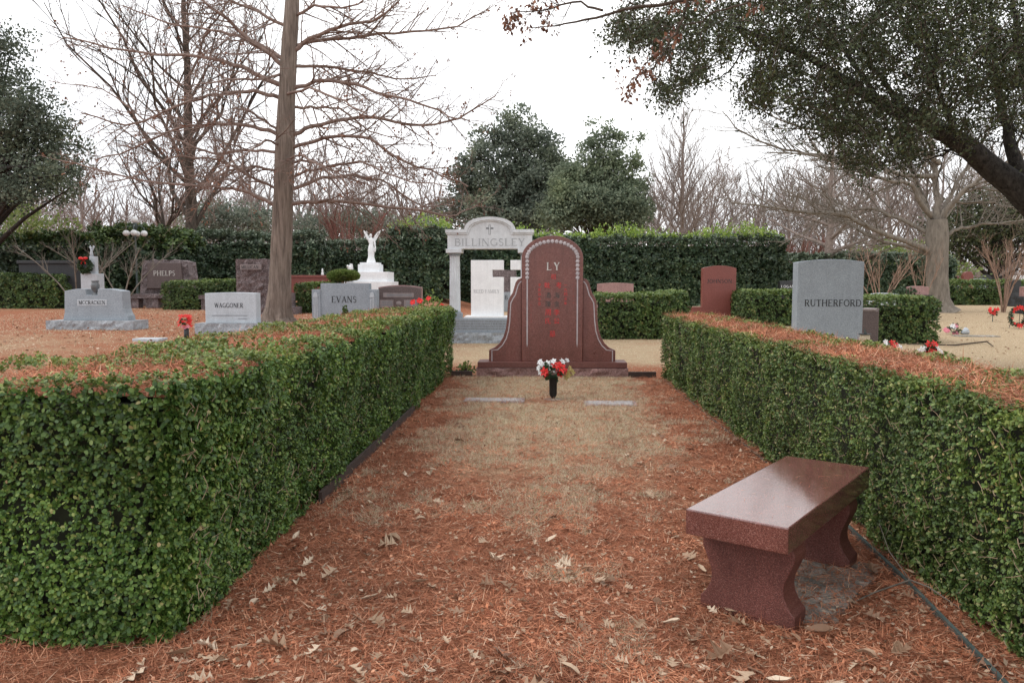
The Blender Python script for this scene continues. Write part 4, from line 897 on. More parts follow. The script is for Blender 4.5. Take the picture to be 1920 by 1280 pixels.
# stones right of the red memorial
p = STAND(1153, 30); upright('headstone', 'pink granite headstone top showing above the clipped hedge block', 1120, 1187, 530, p, 'pink', 2, .3)
p = G(1345, 602); t, kk, cx, Zf, Xf = upright('headstone', 'smooth red headstone with low wings in front of the tall dark hedge', 1316, 1378, 498, p, 'redj', 5, .3)
for a, b_ in ((1290, 1316.3), (1377.7, 1403)): MB().box(Xf(a), Xf(b_), -.13, .13, 0, Zf(575)).build('wing', M['redj'], t, bevel=.008)
MB().box(Xf(1284), Xf(1412), -.32, .3, -.02, Zf(600)).build('base', M['redrough'], t)
lettering(t, 'JOHNSON', Xf(1347), Zf(527), 7 * kk, -.15, M['letter_k'], 46 * kk)
p = STAND(1480, 33); t, kk, cx, Zf, Xf = upright('headstone', 'black headstone with white letters behind the big grey stone', 1461, 1535, 526, p, 'black', 1, .3)
lettering(t, 'LOGAN', Xf(1475), Zf(537), 4.6 * kk, -.15, M['white'], 24 * kk)
p = STAND(1551, 15.6); t, kk, cx, Zf, Xf = upright('headstone', 'tall blue-grey granite headstone with arched top behind the bench hedge', 1492, 1612, 486.5, p, 'grey', 5, .32, bevel=.012)
lettering(t, 'RUTHERFORD', Xf(1557), Zf(567.5), 12.5 * kk, -.16, M['letter_k'], 103 * kk)
p = STAND(1625, 16.8); t, kk, cx, Zf, Xf = upright('headstone', 'dark brown headstone with rough pale top, half hidden by the grey stone', 1600, 1644, 580, p, 'brown', 0, .3)
rough_block(44 * kk, .3, .06, .02, .05, 3).build('rough_top', M['brownp'], t, loc=(cx, 0, Zf(580) - .03))
rough_block(20 * kk, .4, 14 * kk, .03, .06, 3).build('base', M['brownr'], t, loc=(Xf(1650), -.15, 0))
# sundial
p = STAND(1625, 13.6); kk = K(p); t = thing('sundial', 'cream stone baluster sundial with dark dial, beyond the hedge', 'sundial', tuple(p)); Zs = lambda y: AT(1625, y, p[1])[2] - p[2]
MB().lathe([(11 * kk, 0), (11 * kk, .06), (7 * kk, .1), (6 * kk, Zs(645)), (6.5 * kk, Zs(642)), (8.5 * kk, Zs(637)), (9.5 * kk, Zs(633)), (8.5 * kk, Zs(631.5)), (9 * kk, Zs(630)), (9 * kk, Zs(627))], n=24).build('baluster', M['cream'], t, True)
MB().lathe([(11 * kk, Zs(627)), (11 * kk, Zs(625.4))], n=24).build('dial', M['vase'], t)
MB().prism([(-1.5 * kk, Zs(625.4)), (3.5 * kk, Zs(625.4)), (-1.5 * kk, Zs(615))], -.006, .006).build('gnomon', M['edging'], t)

# far stones on the right
def far(label, x0, x1, ytop, Y, mat, rise=2, depth=.3, base=None, cat='headstone'):
    p = STAND((x0 + x1) / 2, Y); return upright('headstone', label, x0, x1, ytop, p, mat, rise, depth, base=base, bmat='charcoal', cat=cat)
far('low pale grey slab stone by the crape myrtle', 1630, 1684, 549, 27, 'greyl', 3)
far('pink headstone beside the big bare tree trunk', 1703, 1738, 536, 29, 'pink', 2, base=(1700, 1742, 553))
p = G(1838, 560); t, kk, cx, Zf, Xf = upright('headstone', 'glossy black headstone with two white flower urns on the far lawn', 1818, 1858, 537, p, 'black', 3, .35, base=(1811, 1862, 553), bmat='black')
MB().box(Xf(1832), Xf(1846), -.185, -.17, Zf(547), Zf(544)).build('name_panel', M['letter_w'], t)
for q in (1817, 1857):
    MB().lathe([(1.6 * kk, Zf(553)), (1 * kk, Zf(551)), (2 * kk, Zf(548.5)), (1.6 * kk, Zf(548))], (Xf(q), -.25, 0), 12).build('urn', M['white'], t, True)
    MB().ball((Xf(q), -.25, Zf(546.5)), 2.4 * kk, 2.4 * kk, 2 * kk, 9, 5).build('flowers', M['white_petal'], t)
p = G(1874, 563); kk = K(p); t = thing('stone_bench', 'small black granite bench beside the glossy black headstone', 'bench', tuple(p))
MB().box(-16 * kk, 15 * kk, -.22, .22, 8 * kk, 10.5 * kk).build('seat', M['black'], t, bevel=.01)
for s in (-8, 6): MB().box((s - 1.8) * kk, (s + 1.8) * kk, -.17, .17, 0, 8 * kk).build('leg', M['black'], t)
far('far red arched headstone under the evergreen trees', 1804, 1822, 509, 48, 'redj', 9)
far('far grey headstone right of the red arched one', 1824, 1846, 522, 49, 'grey', 1)
far('far dark round-topped headstone under the trees', 1838, 1857, 515, 52, 'charcoal', 8)
far('far red low headstone between two trunks', 1783, 1796, 517, 50, 'redj', 3)
far('far pale flat tomb behind the low far hedge', 1774, 1800, 525, 46, 'greyl', 0)
far('dark upright headstone near the right-hand crape myrtle', 1894, 1911, 524, 40, 'charcoal', 3, base=(1891, 1915, 545))
far('red-brown headstone cut by the picture edge', 1916, 1940, 537, 33, 'pink', 1, base=(1912, 1944, 556))
p = STAND(1908, 58); kk = K(p); t = thing('picket_fence', 'short white picket railing far off under the trees', 'fence', tuple(p)); zt = AT(1908, 516, 58)[2] - p[2]
for i in range(7): MB().box((-9 + 3 * i) * kk, (-7.8 + 3 * i) * kk, -.03, .03, 0, zt).build('picket', M['white'], t)
for z in (.3, .9): MB().box(-10 * kk, 12 * kk, .03, .07, zt * z - .05, zt * z + .05).build('rail', M['white'], t)
MB().box(1 * kk, 4 * kk, -.1, .1, 0, zt * 1.15).ball((2.5 * kk, 0, zt * 1.25), 2 * kk, 2 * kk, 2 * kk).build('post', M['white'], t)

# lamp post with five globes
p = STAND(257, 29); kk = K(p); t = thing('street_lamp', 'dark lamp post with cluster of white globe lamps above the hedge', 'street lamp', tuple(p))
Zl = lambda y: AT(257, y, p[1])[2] - p[2]
MB().lathe([(4 * kk, 0), (4 * kk, .3), (2 * kk, .45), (1.6 * kk, Zl(445)), (2.6 * kk, Zl(443)), (1.4 * kk, Zl(440)), (1.2 * kk, Zl(421))], n=12).build('post', M['edging'], t, True)
for i in range(4):
    a = math.radians(20 + 90 * i); x, y = math.cos(a) * 15 * kk, math.sin(a) * 15 * kk
    MB().tube([(0, 0, Zl(428)), (x * .5, y * .5, Zl(422)), (x, y, Zl(427)), (x, y, Zl(432))], 1.0 * kk, 6).build('arm', M['edging'], t, True)
    MB().ball((x, y, Zl(437.5)), 6.2 * kk, 6.2 * kk, 5.6 * kk, 14, 9).build('globe', M['globe'], t, True)
MB().lathe([(5 * kk, Zl(428)), (3 * kk, Zl(420)), (3.2 * kk, Zl(418)), (1 * kk, Zl(417))], n=12).build('hub', M['edging'], t, True)
MB().ball((0, 0, Zl(412)), 6.4 * kk, 6.4 * kk, 6.2 * kk, 14, 9).build('globe', M['globe'], t, True)

# ------------------------------------------------------------------ red granite bench
A_ = np.array([1.007, 3.137]); D_ = np.array([.5806, .8142]); W_ = np.array([-D_[1], D_[0]])
bc = A_ + D_ * .675 + W_ * .228
be = thing('stone_bench', 'polished red granite bench with hourglass legs standing beside the hedge', 'bench', (bc[0], bc[1], 0), math.atan2(-D_[0], D_[1]))
MB().box(-.228, .228, -.675, .675, .385, .5).build('seat', M['redpol'], be, bevel=.006)
hw = [(.175, .385), (.188, .36), (.197, .33), (.195, .30), (.182, .265), (.165, .235), (.152, .20), (.148, .165), (.152, .135), (.165, .105), (.185, .08), (.203, .06), (.203, 0)]
out = [(-x, z) for x, z in hw[::-1]][::1]
hw = [(x * 1.07 + .006 * (x < .18), z) for x, z in hw]
poly = [(-x, z) for x, z in hw] + [(x, z) for x, z in hw[::-1]]
for y0 in (-.525, .36):
    MB().prism(poly[::1], y0, y0 + .155).build('leg', M['redside'], be, bevel=.005)
pad = thing('concrete_pad', 'stained concrete footing showing under the red bench', 'pad', (bc[0], bc[1], 0), math.atan2(-D_[0], D_[1]))
pp = []
for i in range(40):
    a = 2 * math.pi * i / 40; c, s = math.cos(a), math.sin(a)
    x = .30 * math.copysign(abs(c) ** .35, c); y = .06 + .47 * math.copysign(abs(s) ** .35, s)
    pp.append((x * .8 + .09 + .03 * math.sin(i * 2.1), y + .02 * math.sin(i * 1.3)))
MB().slab(pp, -.03, .017).build('footing', M['concrete'], pad, bevel=.006)
pts = [G(1580, 1142), G(1640, 1128), G(1705, 1112), G(1740, 1120), G(1800, 1150)]
tw_ = thing('fallen_twig', 'bent grey fallen twig on the needles between bench and hedge', 'twig', tuple(pts[2]))
P0 = np.array(pts) - pts[2]; P0[:, 2] = [.01, .04, .06, .05, .02]
MB().tube(P0, [.002, .004, .005, .004, .002], 6).build('stem', M['bark_gr'], tw_, True)
MB().tube([P0[2], P0[2] + [-.05, .12, .10], P0[2] + [-.07, .2, .22]], [.003, .0025, .0015], 5).build('side_shoot', M['bark_gr'], tw_, True)
pts = [G(1740, 1035), G(1715, 1010), G(1700, 1040)]

q = rng.uniform(-1, 1, (46, 2)) * [.21, .66]; ca_, sa_ = D_[1], D_[0]
needles('fallen_needles', 'few stray needles lying on the red bench seat', np.stack([bc[0] + q[:, 0] * ca_ + q[:, 1] * sa_, bc[1] - q[:, 0] * sa_ + q[:, 1] * ca_, np.full(46, .5015)], -1), rng.uniform(.02, .05, 46), .03)

q = rng.uniform(-1, 1, (700, 2)) * [.30, .5] + [.09, .05]
needles('fallen_needles', 'rusty needles strewn over the concrete footing of the bench', np.stack([bc[0] + q[:, 0] * ca_ + q[:, 1] * sa_, bc[1] - q[:, 0] * sa_ + q[:, 1] * ca_, .018 + .012 * rng.random(700)], -1), rng.uniform(.03, .07, 700), .12)

# ------------------------------------------------------------------ flowers
def bloom(parent, c, nrm, r, mat, petals=6, name='blossom', pointed=True):
    nrm = np.array(nrm, float); nrm /= np.linalg.norm(nrm); u_ = np.cross(nrm, [0.3, 0.2, 1]); u_ /= np.linalg.norm(u_); v_ = np.cross(nrm, u_); V = []; Fc = []
    for ring, (n, rr, lift) in enumerate(((petals, r, .25), (petals - 1, r * .65, .6))):
        for i in range(n):
            a = 2 * math.pi * i / n + ring * .4 + R.uniform(-.15, .15); d = u_ * math.cos(a) + v_ * math.sin(a); s_ = np.cross(nrm, d); L = rr * R.uniform(.85, 1.15); w = L * (.28 if pointed else .42); b0 = len(V)
            for q in (d * L * .05, d * L * .55 + s_ * w + nrm * L * lift * .5, d * L + nrm * L * lift * (.5 if pointed else .9), d * L * .55 - s_ * w + nrm * L * lift * .5, d * L * .55 + nrm * L * lift * .3): V.append(np.array(c) + q)
            Fc += [(b0, b0 + 1, b0 + 4), (b0, b0 + 4, b0 + 3), (b0 + 1, b0 + 2, b0 + 4), (b0 + 4, b0 + 2, b0 + 3)]
    return MB().add(V, Fc).build(name, mat, parent)
def sprayleaves(parent, c, rad, n, size, mat='silk', name='leaves', up=.2):
    d = rdir(n); d[:, 2] = d[:, 2] * .7 + up; pos = np.array(c) + d * rad * rng.uniform(.2, .85, (n, 1))
    np_obj(name, *scatter(LEAF, LEAF_F, pos, d, rdir(n), size * rng.uniform(.7, 1.3, n)), M[mat], parent)

p = G(1037, 750); k = K(p); bq = thing('flower_vase', 'black cone vase holding red, white and gold silk flowers before the red memorial', 'flower vase', tuple(p))
MB().lathe([(17 * k, 0), (17 * k, .012), (6 * k, .018), (4 * k, .02)], n=24).build('ground_plate', M['concrete'], bq)
MB().lathe([(2.6 * k, .015), (3 * k, 4 * k), (6.2 * k, 8 * k), (7.2 * k, 12 * k), (7.5 * k, 41 * k), (8.3 * k, 41.5 * k), (8.3 * k, 43 * k), (7 * k, 43 * k)], n=24).build('vase', M['vase'], bq, True)
sprayleaves(bq, (0, 0, 50 * k), 20 * k, 90, 10 * k)
for dx, dz, r, mt in ((-16, 54, 9, 'red_petal'), (-12, 47, 7, 'red_petal'), (5, 66, 9, 'red_petal'), (15, 61, 10, 'red_petal'), (12, 52, 9, 'red_petal'), (22, 54, 7, 'red_petal'),
                      (-25, 72, 6, 'white_petal'), (-27, 60, 6, 'white_petal'), (-20, 66, 7, 'white_petal'), (-24, 52, 6, 'white_petal'), (-11, 70, 6, 'white_petal'), (-6, 62, 6.5, 'white_petal'), (6, 58, 7.5, 'white_petal'), (18, 72, 6, 'white_petal'), (26, 74, 5, 'white_petal'), (0, 73, 6, 'white_petal'),
                      (28, 48, 8, 'gold_petal'), (36, 52, 7, 'gold_petal'), (24, 43, 7, 'gold_petal'), (31, 60, 6, 'gold_petal')):
    yo = -R.uniform(2, 12) * k if abs(dx) < 18 else R.uniform(-8, 6) * k
    bloom(bq, (dx * k, yo, dz * k), (dx * .6, -14, (dz - 50) * .5 + 4), r * k * 1.2, M[mt], 6)
def bouquet(name, label, p, blooms, leaf_r, leaf_c, nleaf=40, vase=None, cat='bouquet'):
    kk = K(p); t = thing(name, label, cat, tuple(p))
    if vase: MB().lathe([(vase[0] * kk * .6, 0), (vase[0] * kk, 3 * kk), (vase[0] * kk, vase[1] * kk), (vase[0] * .8 * kk, vase[1] * kk)], n=14).build('vase', M['vase'], t, True)
    sprayleaves(t, (leaf_c[0] * kk, 0, leaf_c[1] * kk), leaf_r * kk, nleaf, leaf_r * .55 * kk)
    for dx, dz, r, mt in blooms: bloom(t, (dx * kk, -R.uniform(1, 5) * kk, max(dz, 1.2) * kk), (dx * .5, -10, 7), r * kk, M[mt], 6, pointed=mt != 'pink_petal')
    return t
p = G(350, 637); bouquet('flower_vase', 'bright red silk flowers in black vase left of the pale headstone', p, [(R.uniform(-13, 13), R.uniform(26, 46), R.uniform(3.2, 4.8), 'red_petal') for _ in range(24)] + [(-5, 25, 4, 'pink_petal'), (6, 25, 4, 'pink_petal'), (0, 23, 4, 'pink_petal')], 10, (0, 33), 30, (4.5, 22), 'flower vase')
p = G(283, 661); o = thing('flower_vase', 'empty black plastic vase standing by the west hedge', 'flower vase', tuple(p)); kk = K(p)
MB().lathe([(5 * kk, 0), (5 * kk, 8 * kk), (3.6 * kk, 8.5 * kk), (3.6 * kk, 13 * kk), (3 * kk, 13 * kk)], n=14).build('tube', M['vase'], o, True)
a, b = G(256, 638), G(307, 638); o = thing('grave_marker', 'pale flat marker in the lawn before the urn headstone', 'grave marker', tuple((a + b) / 2))
MB().box(-(b[0] - a[0]) / 2, (b[0] - a[0]) / 2, -.16, .16, -.03, .04).build('slab', M['greyl'], o, bevel=.008)
a, b = G(1790, 631), G(1868, 631); o = thing('grave_marker', 'pale flat marker in the far lawn near the wrapped bouquet', 'grave marker', tuple((a + b) / 2))
MB().box(-(b[0] - a[0]) / 2, (b[0] - a[0]) / 2, -.2, .2, -.03, .03).build('slab', M['concrete'], o, bevel=.008)
p = STAND(1674, 13.0); p[2] += .12
bouquet('bouquet', 'red and white bouquet lying beyond the hedge near the sundial', G(1672, 655), [(-14, 8, 7, 'white_petal'), (-9, 7, 6, 'white_petal'), (0, 12, 9, 'red_petal'), (4, 8, 8, 'red_petal'), (10, 7, 7, 'white_petal'), (14, 5, 6, 'white_petal'), (-2, 6, 7, 'red_petal'), (-12, 15, 5, 'white_petal')], 11, (0, 6), 40)
bouquet('bouquet', 'larger red and white bouquet lying beyond the hedge, right of the other', G(1743, 664), [(-17, 9, 8, 'white_petal'), (-10, 10, 7, 'white_petal'), (-2, 18, 9, 'red_petal'), (7, 20, 8, 'red_petal'), (5, 8, 10, 'red_petal'), (-4, 7, 8, 'red_petal'), (13, 11, 7, 'white_petal'), (20, 3, 7, 'white_petal'), (26, 1, 4, 'red_petal')], 13, (0, 9), 60)
p = G(1786, 627); kk = K(p); t = bouquet('bouquet', 'pink and white bouquet in clear wrap lying on the lawn', p, [(-14, 8, 6, 'pink_petal'), (-10, 6, 5, 'pink_petal'), (-3, 16, 6, 'white_petal'), (3, 16, 6, 'pink_petal'), (0, 13, 5, 'white_petal'), (6, 3, 5, 'pink_petal'), (0, 2, 4, 'pink_petal')], 11, (3, 8), 50)
MB().lathe([(2 * kk, 0), (7 * kk, 9 * kk), (8 * kk, 11 * kk)], n=9).build('wrapping', M['greyl'], t, rot=(0, 1.3, .2), loc=(16 * kk, 0, 3 * kk))
p = G(1861, 603); kk = K(p); t = bouquet('bouquet', 'red poinsettia bunch on thin stand in the far lawn', p, [(R.uniform(-9, 9), R.uniform(13, 25), R.uniform(2.4, 3.8), 'red_petal') for _ in range(22)], 8, (0, 15), 40)
MB().tube([(0, 0, 0), (0, 0, 14 * kk)], .7 * kk, 6).build('stand', M['edging'], t)
p = G(1908, 616); kk = K(p); t = thing('wreath', 'heart-like open wreath with red bows standing on the far lawn', 'wreath', tuple(p))
n = 700; a = rng.random(n) * 6.283; pos = np.stack([np.cos(a) * 14 * kk, rng.normal(0, .04, n), 23 * kk + np.sin(a) * 17 * kk], -1) + rdir(n) * 2.4 * kk * rng.random(n)[:, None]
np_obj('greenery', *scatter(CARD, CARD_F, pos, rdir(n), rdir(n), 4 * kk), M['holly'], t)
for a in (70, 90, 110, 55, 130, 150, 190, 230, 262, 278, 310, 350, 20): bloom(t, (math.cos(math.radians(a)) * 14 * kk, -.1, 23 * kk + math.sin(math.radians(a)) * 17 * kk), (0, -1, .2), (5 if 50 < a < 135 or 255 < a < 285 else 3) * kk, M['red_petal'], 6)
for s in (-1, 1): MB().tube([(s * 5 * kk, .05, 38 * kk), (s * 9 * kk, .2, 0)], .5 * kk, 5).build('stand_leg', M['vase'], t)

# rose bush, small conifer, dwarf shrubs
def shrub(name, label, p, rx, rz, n, size, mat, flowers=(), cone=False, stem=True):
    t = thing(name, label, 'shrub', tuple(p)); d = rdir(n); q = rng.random(n) ** .45; pos = d * q[:, None] * [rx, rx, rz]; pos[:, 2] += rz
    if cone: s = 1 - pos[:, 2] / (2 * rz) * .85; pos[:, 0] *= s; pos[:, 1] *= s
    pos += wob(pos, 9 / rx)[:, None] * d * rx * .25; pos[:, 2] = np.maximum(pos[:, 2], .03)
    dd = d + [0, 0, .5] + rng.normal(0, .4, (n, 3)); np_obj('foliage', *scatter(LEAF, LEAF_F, pos, dd, rdir(n), size * rng.uniform(.7, 1.3, n)), M[mat], t)
    if stem:
        tb = Tubes()
        for _ in range(9): e_ = np.array([R.uniform(-.7, .7) * rx, R.uniform(-.7, .7) * rx, rz * R.uniform(1.1, 1.7)]); tb.add([(0, 0, 0), e_ * [.3, .3, .5], e_], [.015, .011, .005], 5)
        tb.build('stems', M['bark_dk'], t)
    for x, z, r in flowers: bloom(t, (x, -rx * .8, z), (x * .5, -1, .5), r, M['red_petal'], 7, 'rose', False)
    return t
p = STAND(806, 13.4); kk = K(p); Zr = lambda y: AT(806, y, p[1])[2] - p[2]
shrub('rose_bush', 'rose bush with coral red blooms rising behind the west hedge end', p, .30, Zr(550) / 2, 1300, .05, 'box_top', [((778 - 806) * kk, Zr(566), .055), ((791 - 806) * kk, Zr(564), .06), ((807 - 806) * kk, Zr(559), .05), ((832 - 806) * kk, Zr(574), .06)])
p = STAND(645, 14.6); shrub('dwarf_conifer', 'tiny dark conifer in front of the pilastered headstone', p, .26, (AT(645, 572, 14.6)[2] - p[2]) / 2, 1500, .04, 'clip', cone=True)
p = STAND(644, 25); zt = AT(644, 507, 25)[2] - p[2]; t = thing('topiary_shrub', 'rounded yew topiary with domed green top behind the pilastered headstone', 'shrub', tuple(p)); kk = K(p)
n = 3500; d = rdir(n); pos = d * (rng.random(n) ** .3)[:, None] * [29 * kk, 22 * kk, 11 * kk]; pos[:, 2] = np.maximum(pos[:, 2], -6 * kk) + zt - 11 * kk
np_obj('crown', *scatter(CARD, CARD_F, pos, d + [0, 0, .5], rdir(n), .08), M['cliptop'], t)
tb = Tubes()
for i in range(7): tb.add([(R.uniform(-.1, .1), 0, 0), (R.uniform(-.4, .4), R.uniform(-.2, .2), zt - 12 * kk)], [.03, .02], 5)
tb.build('trunk', M['twig'], t)
p = STAND(872, 12.6); shrub('weed_plant', 'sparse leafy weed at the edge of the red memorial base', p, .16, .10, 120, .05, 'box_top', stem=True)

# ------------------------------------------------------------------ clipped and tall hedges in the back
def pxhedge(name, label, xa, xb, ytop, p_y, depth, mat, topmat, dens, leaf, faces=('-y', 'top'), sprouts=0, per=6, lump=.03, topk=1.0, z0=None, shoulder=0.0):
    pa, pb = AT(xa, 533, p_y), AT(xb, 533, p_y); z0 = float(HT((pa[0] + pb[0]) / 2, p_y)) - .05; h = AT((xa + xb) / 2, ytop, p_y)[2] - z0
    return hedge(name, label, pa[0], pb[0], p_y, p_y + depth, z0, h, list(faces), mat, topmat, dens, leaf, per, lump, topk, sprouts=sprouts, leafshape=(CARD, CARD_F), shoulder=shoulder)
fa = ('-y', '+x', '-x', 'top')
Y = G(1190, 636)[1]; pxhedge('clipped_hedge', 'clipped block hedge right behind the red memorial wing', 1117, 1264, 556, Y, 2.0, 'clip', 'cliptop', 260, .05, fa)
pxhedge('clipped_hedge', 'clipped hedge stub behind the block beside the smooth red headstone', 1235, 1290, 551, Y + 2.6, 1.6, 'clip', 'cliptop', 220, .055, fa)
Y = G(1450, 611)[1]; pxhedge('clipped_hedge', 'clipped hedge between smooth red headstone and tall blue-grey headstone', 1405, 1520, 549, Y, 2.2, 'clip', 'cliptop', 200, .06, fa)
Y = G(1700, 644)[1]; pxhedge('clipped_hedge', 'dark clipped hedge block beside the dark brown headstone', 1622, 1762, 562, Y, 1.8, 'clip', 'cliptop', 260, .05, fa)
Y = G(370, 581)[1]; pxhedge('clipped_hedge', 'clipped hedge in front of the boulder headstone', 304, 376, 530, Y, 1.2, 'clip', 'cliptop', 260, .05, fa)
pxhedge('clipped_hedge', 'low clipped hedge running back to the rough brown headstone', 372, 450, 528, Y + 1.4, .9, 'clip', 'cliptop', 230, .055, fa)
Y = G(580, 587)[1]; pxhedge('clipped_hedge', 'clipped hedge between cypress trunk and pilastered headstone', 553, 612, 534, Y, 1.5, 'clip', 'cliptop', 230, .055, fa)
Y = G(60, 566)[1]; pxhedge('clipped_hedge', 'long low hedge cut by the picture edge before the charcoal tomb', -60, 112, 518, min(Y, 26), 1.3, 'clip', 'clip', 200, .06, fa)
pxhedge('tall_hedge', 'tall dark hedge wall with bright sprouts on top behind the red memorial', 838, 1470, 447, 40, 2.2, 'holly', 'holly_lit_top', 95, .11, fa, sprouts=480, lump=.16, shoulder=.3)
pxhedge('tall_hedge', 'tall bulky evergreen hedge block between angel and memorial arch', 729, 842, 428, 35, 3.0, 'holly', 'holly_lit_top', 120, .10, fa, sprouts=70, lump=.18, shoulder=.7)
pxhedge('tall_hedge', 'evergreen hedge wall behind the white angel', 590, 735, 455, 41, 1.5, 'holly', 'holly_lit_top', 100, .11, fa, lump=.12, shoulder=.6)
pxhedge('tall_hedge', 'grey-green evergreen hedge behind the boulder headstone and trunk', 340, 596, 441, 36, 2.0, 'holly', 'holly_lit_top', 105, .10, fa, lump=.22, shoulder=.8)
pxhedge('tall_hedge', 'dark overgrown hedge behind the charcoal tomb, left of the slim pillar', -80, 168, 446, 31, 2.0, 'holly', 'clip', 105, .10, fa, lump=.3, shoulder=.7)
pxhedge('tall_hedge', 'dark hedge behind the crape myrtle and big bare tree', 1466, 1790, 481, 44, 2.0, 'holly', 'holly_lit_top', 90, .12, fa, lump=.12, shoulder=.4)
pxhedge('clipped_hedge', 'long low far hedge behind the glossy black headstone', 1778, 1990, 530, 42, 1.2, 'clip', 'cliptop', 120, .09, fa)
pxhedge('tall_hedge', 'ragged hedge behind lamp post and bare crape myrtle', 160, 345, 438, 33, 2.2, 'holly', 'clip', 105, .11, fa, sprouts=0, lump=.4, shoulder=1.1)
p = STAND(1697, 29); shrub('round_shrub', 'dark rounded shrub beside the pink headstone', p, .55, .6, 1600, .09, 'holly')
p = STAND(20, 38); zt = AT(20, 405, 38)[2]; shrub('bamboo_bush', 'yellow-green bushy shrub above the far dark hedge', p, 3.2, zt / 2, 5000, .16, 'yellowgreen')
p = STAND(1690, 52); shrub('bamboo_bush', 'yellow-green shrubs beyond the hedge behind the big bare tree', p, 4.2, 1.9, 5000, .18, 'yellowgreen')

# ------------------------------------------------------------------ trees
def sub(tb, P, rad, n, length, level, up=.1, spread=.9, sides=3, t0=.2, drop=0.0, kids=5, shrink=.5, tips=None):
    """side branches along the polyline P, then twigs on those"""
    P = np.asarray(P, float); m = len(P); seg = np.linalg.norm(np.diff(P, axis=0), axis=1); cum = np.concatenate([[0], np.cumsum(seg)])
    for i in range(n):
        t = t0 + (1 - t0) * (i + R.random()) / n; s = t * cum[-1]; j = min(m - 2, int(np.searchsorted(cum, s) - 1)); j = max(j, 0); f = (s - cum[j]) / (seg[j] + 1e-9)
        b = P[j] + (P[j + 1] - P[j]) * f; T = P[j + 1] - P[j]; T /= np.linalg.norm(T) + 1e-9
        v = np.array([R.gauss(0, 1), R.gauss(0, 1), R.gauss(0, 1)]); v -= T * np.dot(v, T); v /= np.linalg.norm(v) + 1e-9
        d = T * R.uniform(.45, .9) + v * spread * R.uniform(.5, 1) + np.array([0, 0, up]); d /= np.linalg.norm(d)
        L = length * R.uniform(.55, 1.2) * (1.15 - .6 * t); r0 = min(rad[j] * .6, length * .016 + .001) if level else min(rad[j] * .6, .005 + length * .005)
        cv = np.array([R.uniform(-.2, .2), R.uniform(-.2, .2), R.uniform(-.15, .25) - drop]); np_ = 3 if level > 0 else 2
        Q = np.array([b + d * L * q + cv * L * q * q for q in np.linspace(0, 1, np_)]); rr = r0 * np.linspace(1, .35, np_)
        tb.add(Q, rr, sides if level > 0 else 3)
        if level > 0: sub(tb, Q, rr, kids, L * shrink, level - 1, up, spread, 3, .15, drop, kids, shrink, tips)
        elif tips is not None: tips.append(Q[-1])

# bald cypress: measured limbs, each reaching its own way towards or away from the viewer
p = G(521, 604); Yc = p[1]; kk = K(p); cy = thing('bald_cypress_tree', 'leafless bald cypress with straight reddish trunk and wide level limbs', 'tree', tuple(p))
def loc(q): return np.array(q) - p
axis = [(520, 604, 33), (519, 596, 27), (521, 575, 22), (524, 540, 20), (527, 480, 18.5), (530, 400, 18), (534, 300, 17.5), (537, 200, 15.5), (542, 100, 14), (547, 20, 12.5), (551, -80, 10), (554, -200, 7), (556, -330, 2.5)]
P = np.array([loc(AT(x, y, Yc)) for x, y, r in axis]); P[0, 2] = -.05
zs_ = np.concatenate([np.linspace(0, 2, 18), np.linspace(2.2, 12, 70)]); ra_ = np.array([r * kk for _, _, r in axis]); u_ = np.interp(zs_, np.arange(len(P)), np.arange(len(P))); ns = 44
P = np.stack([np.interp(u_, np.arange(len(P)), P[:, a]) for a in range(3)], -1); ra_ = np.interp(u_, np.arange(len(ra_)), ra_)
V, F = tube_arrays(P, ra_, ns); ang = np.tile(np.arange(ns) * 2 * math.pi / ns, len(P)); zz = V[:, 2]
fl = 1 + (.16 * np.sin(ang * 5 + 1) + .07 * np.sin(ang * 9)) * np.clip(1 - zz / 1.2, 0, 1) + .02 * np.sin(ang * 6 + zz * 2)
fl += .030 * np.sin(ang * 19 + 1.8 * np.sin(zz * 1.1)) + .022 * np.sin(ang * 13 - 2.2 * np.sin(zz * .8 + 1)) + rng.normal(0, .012, len(V))
cxy = np.repeat(P[:, :2], ns, 0); V[:, :2] = cxy + (V[:, :2] - cxy) * fl[:, None]
np_obj('trunk', V, F, M['bark_cy'], cy, True)
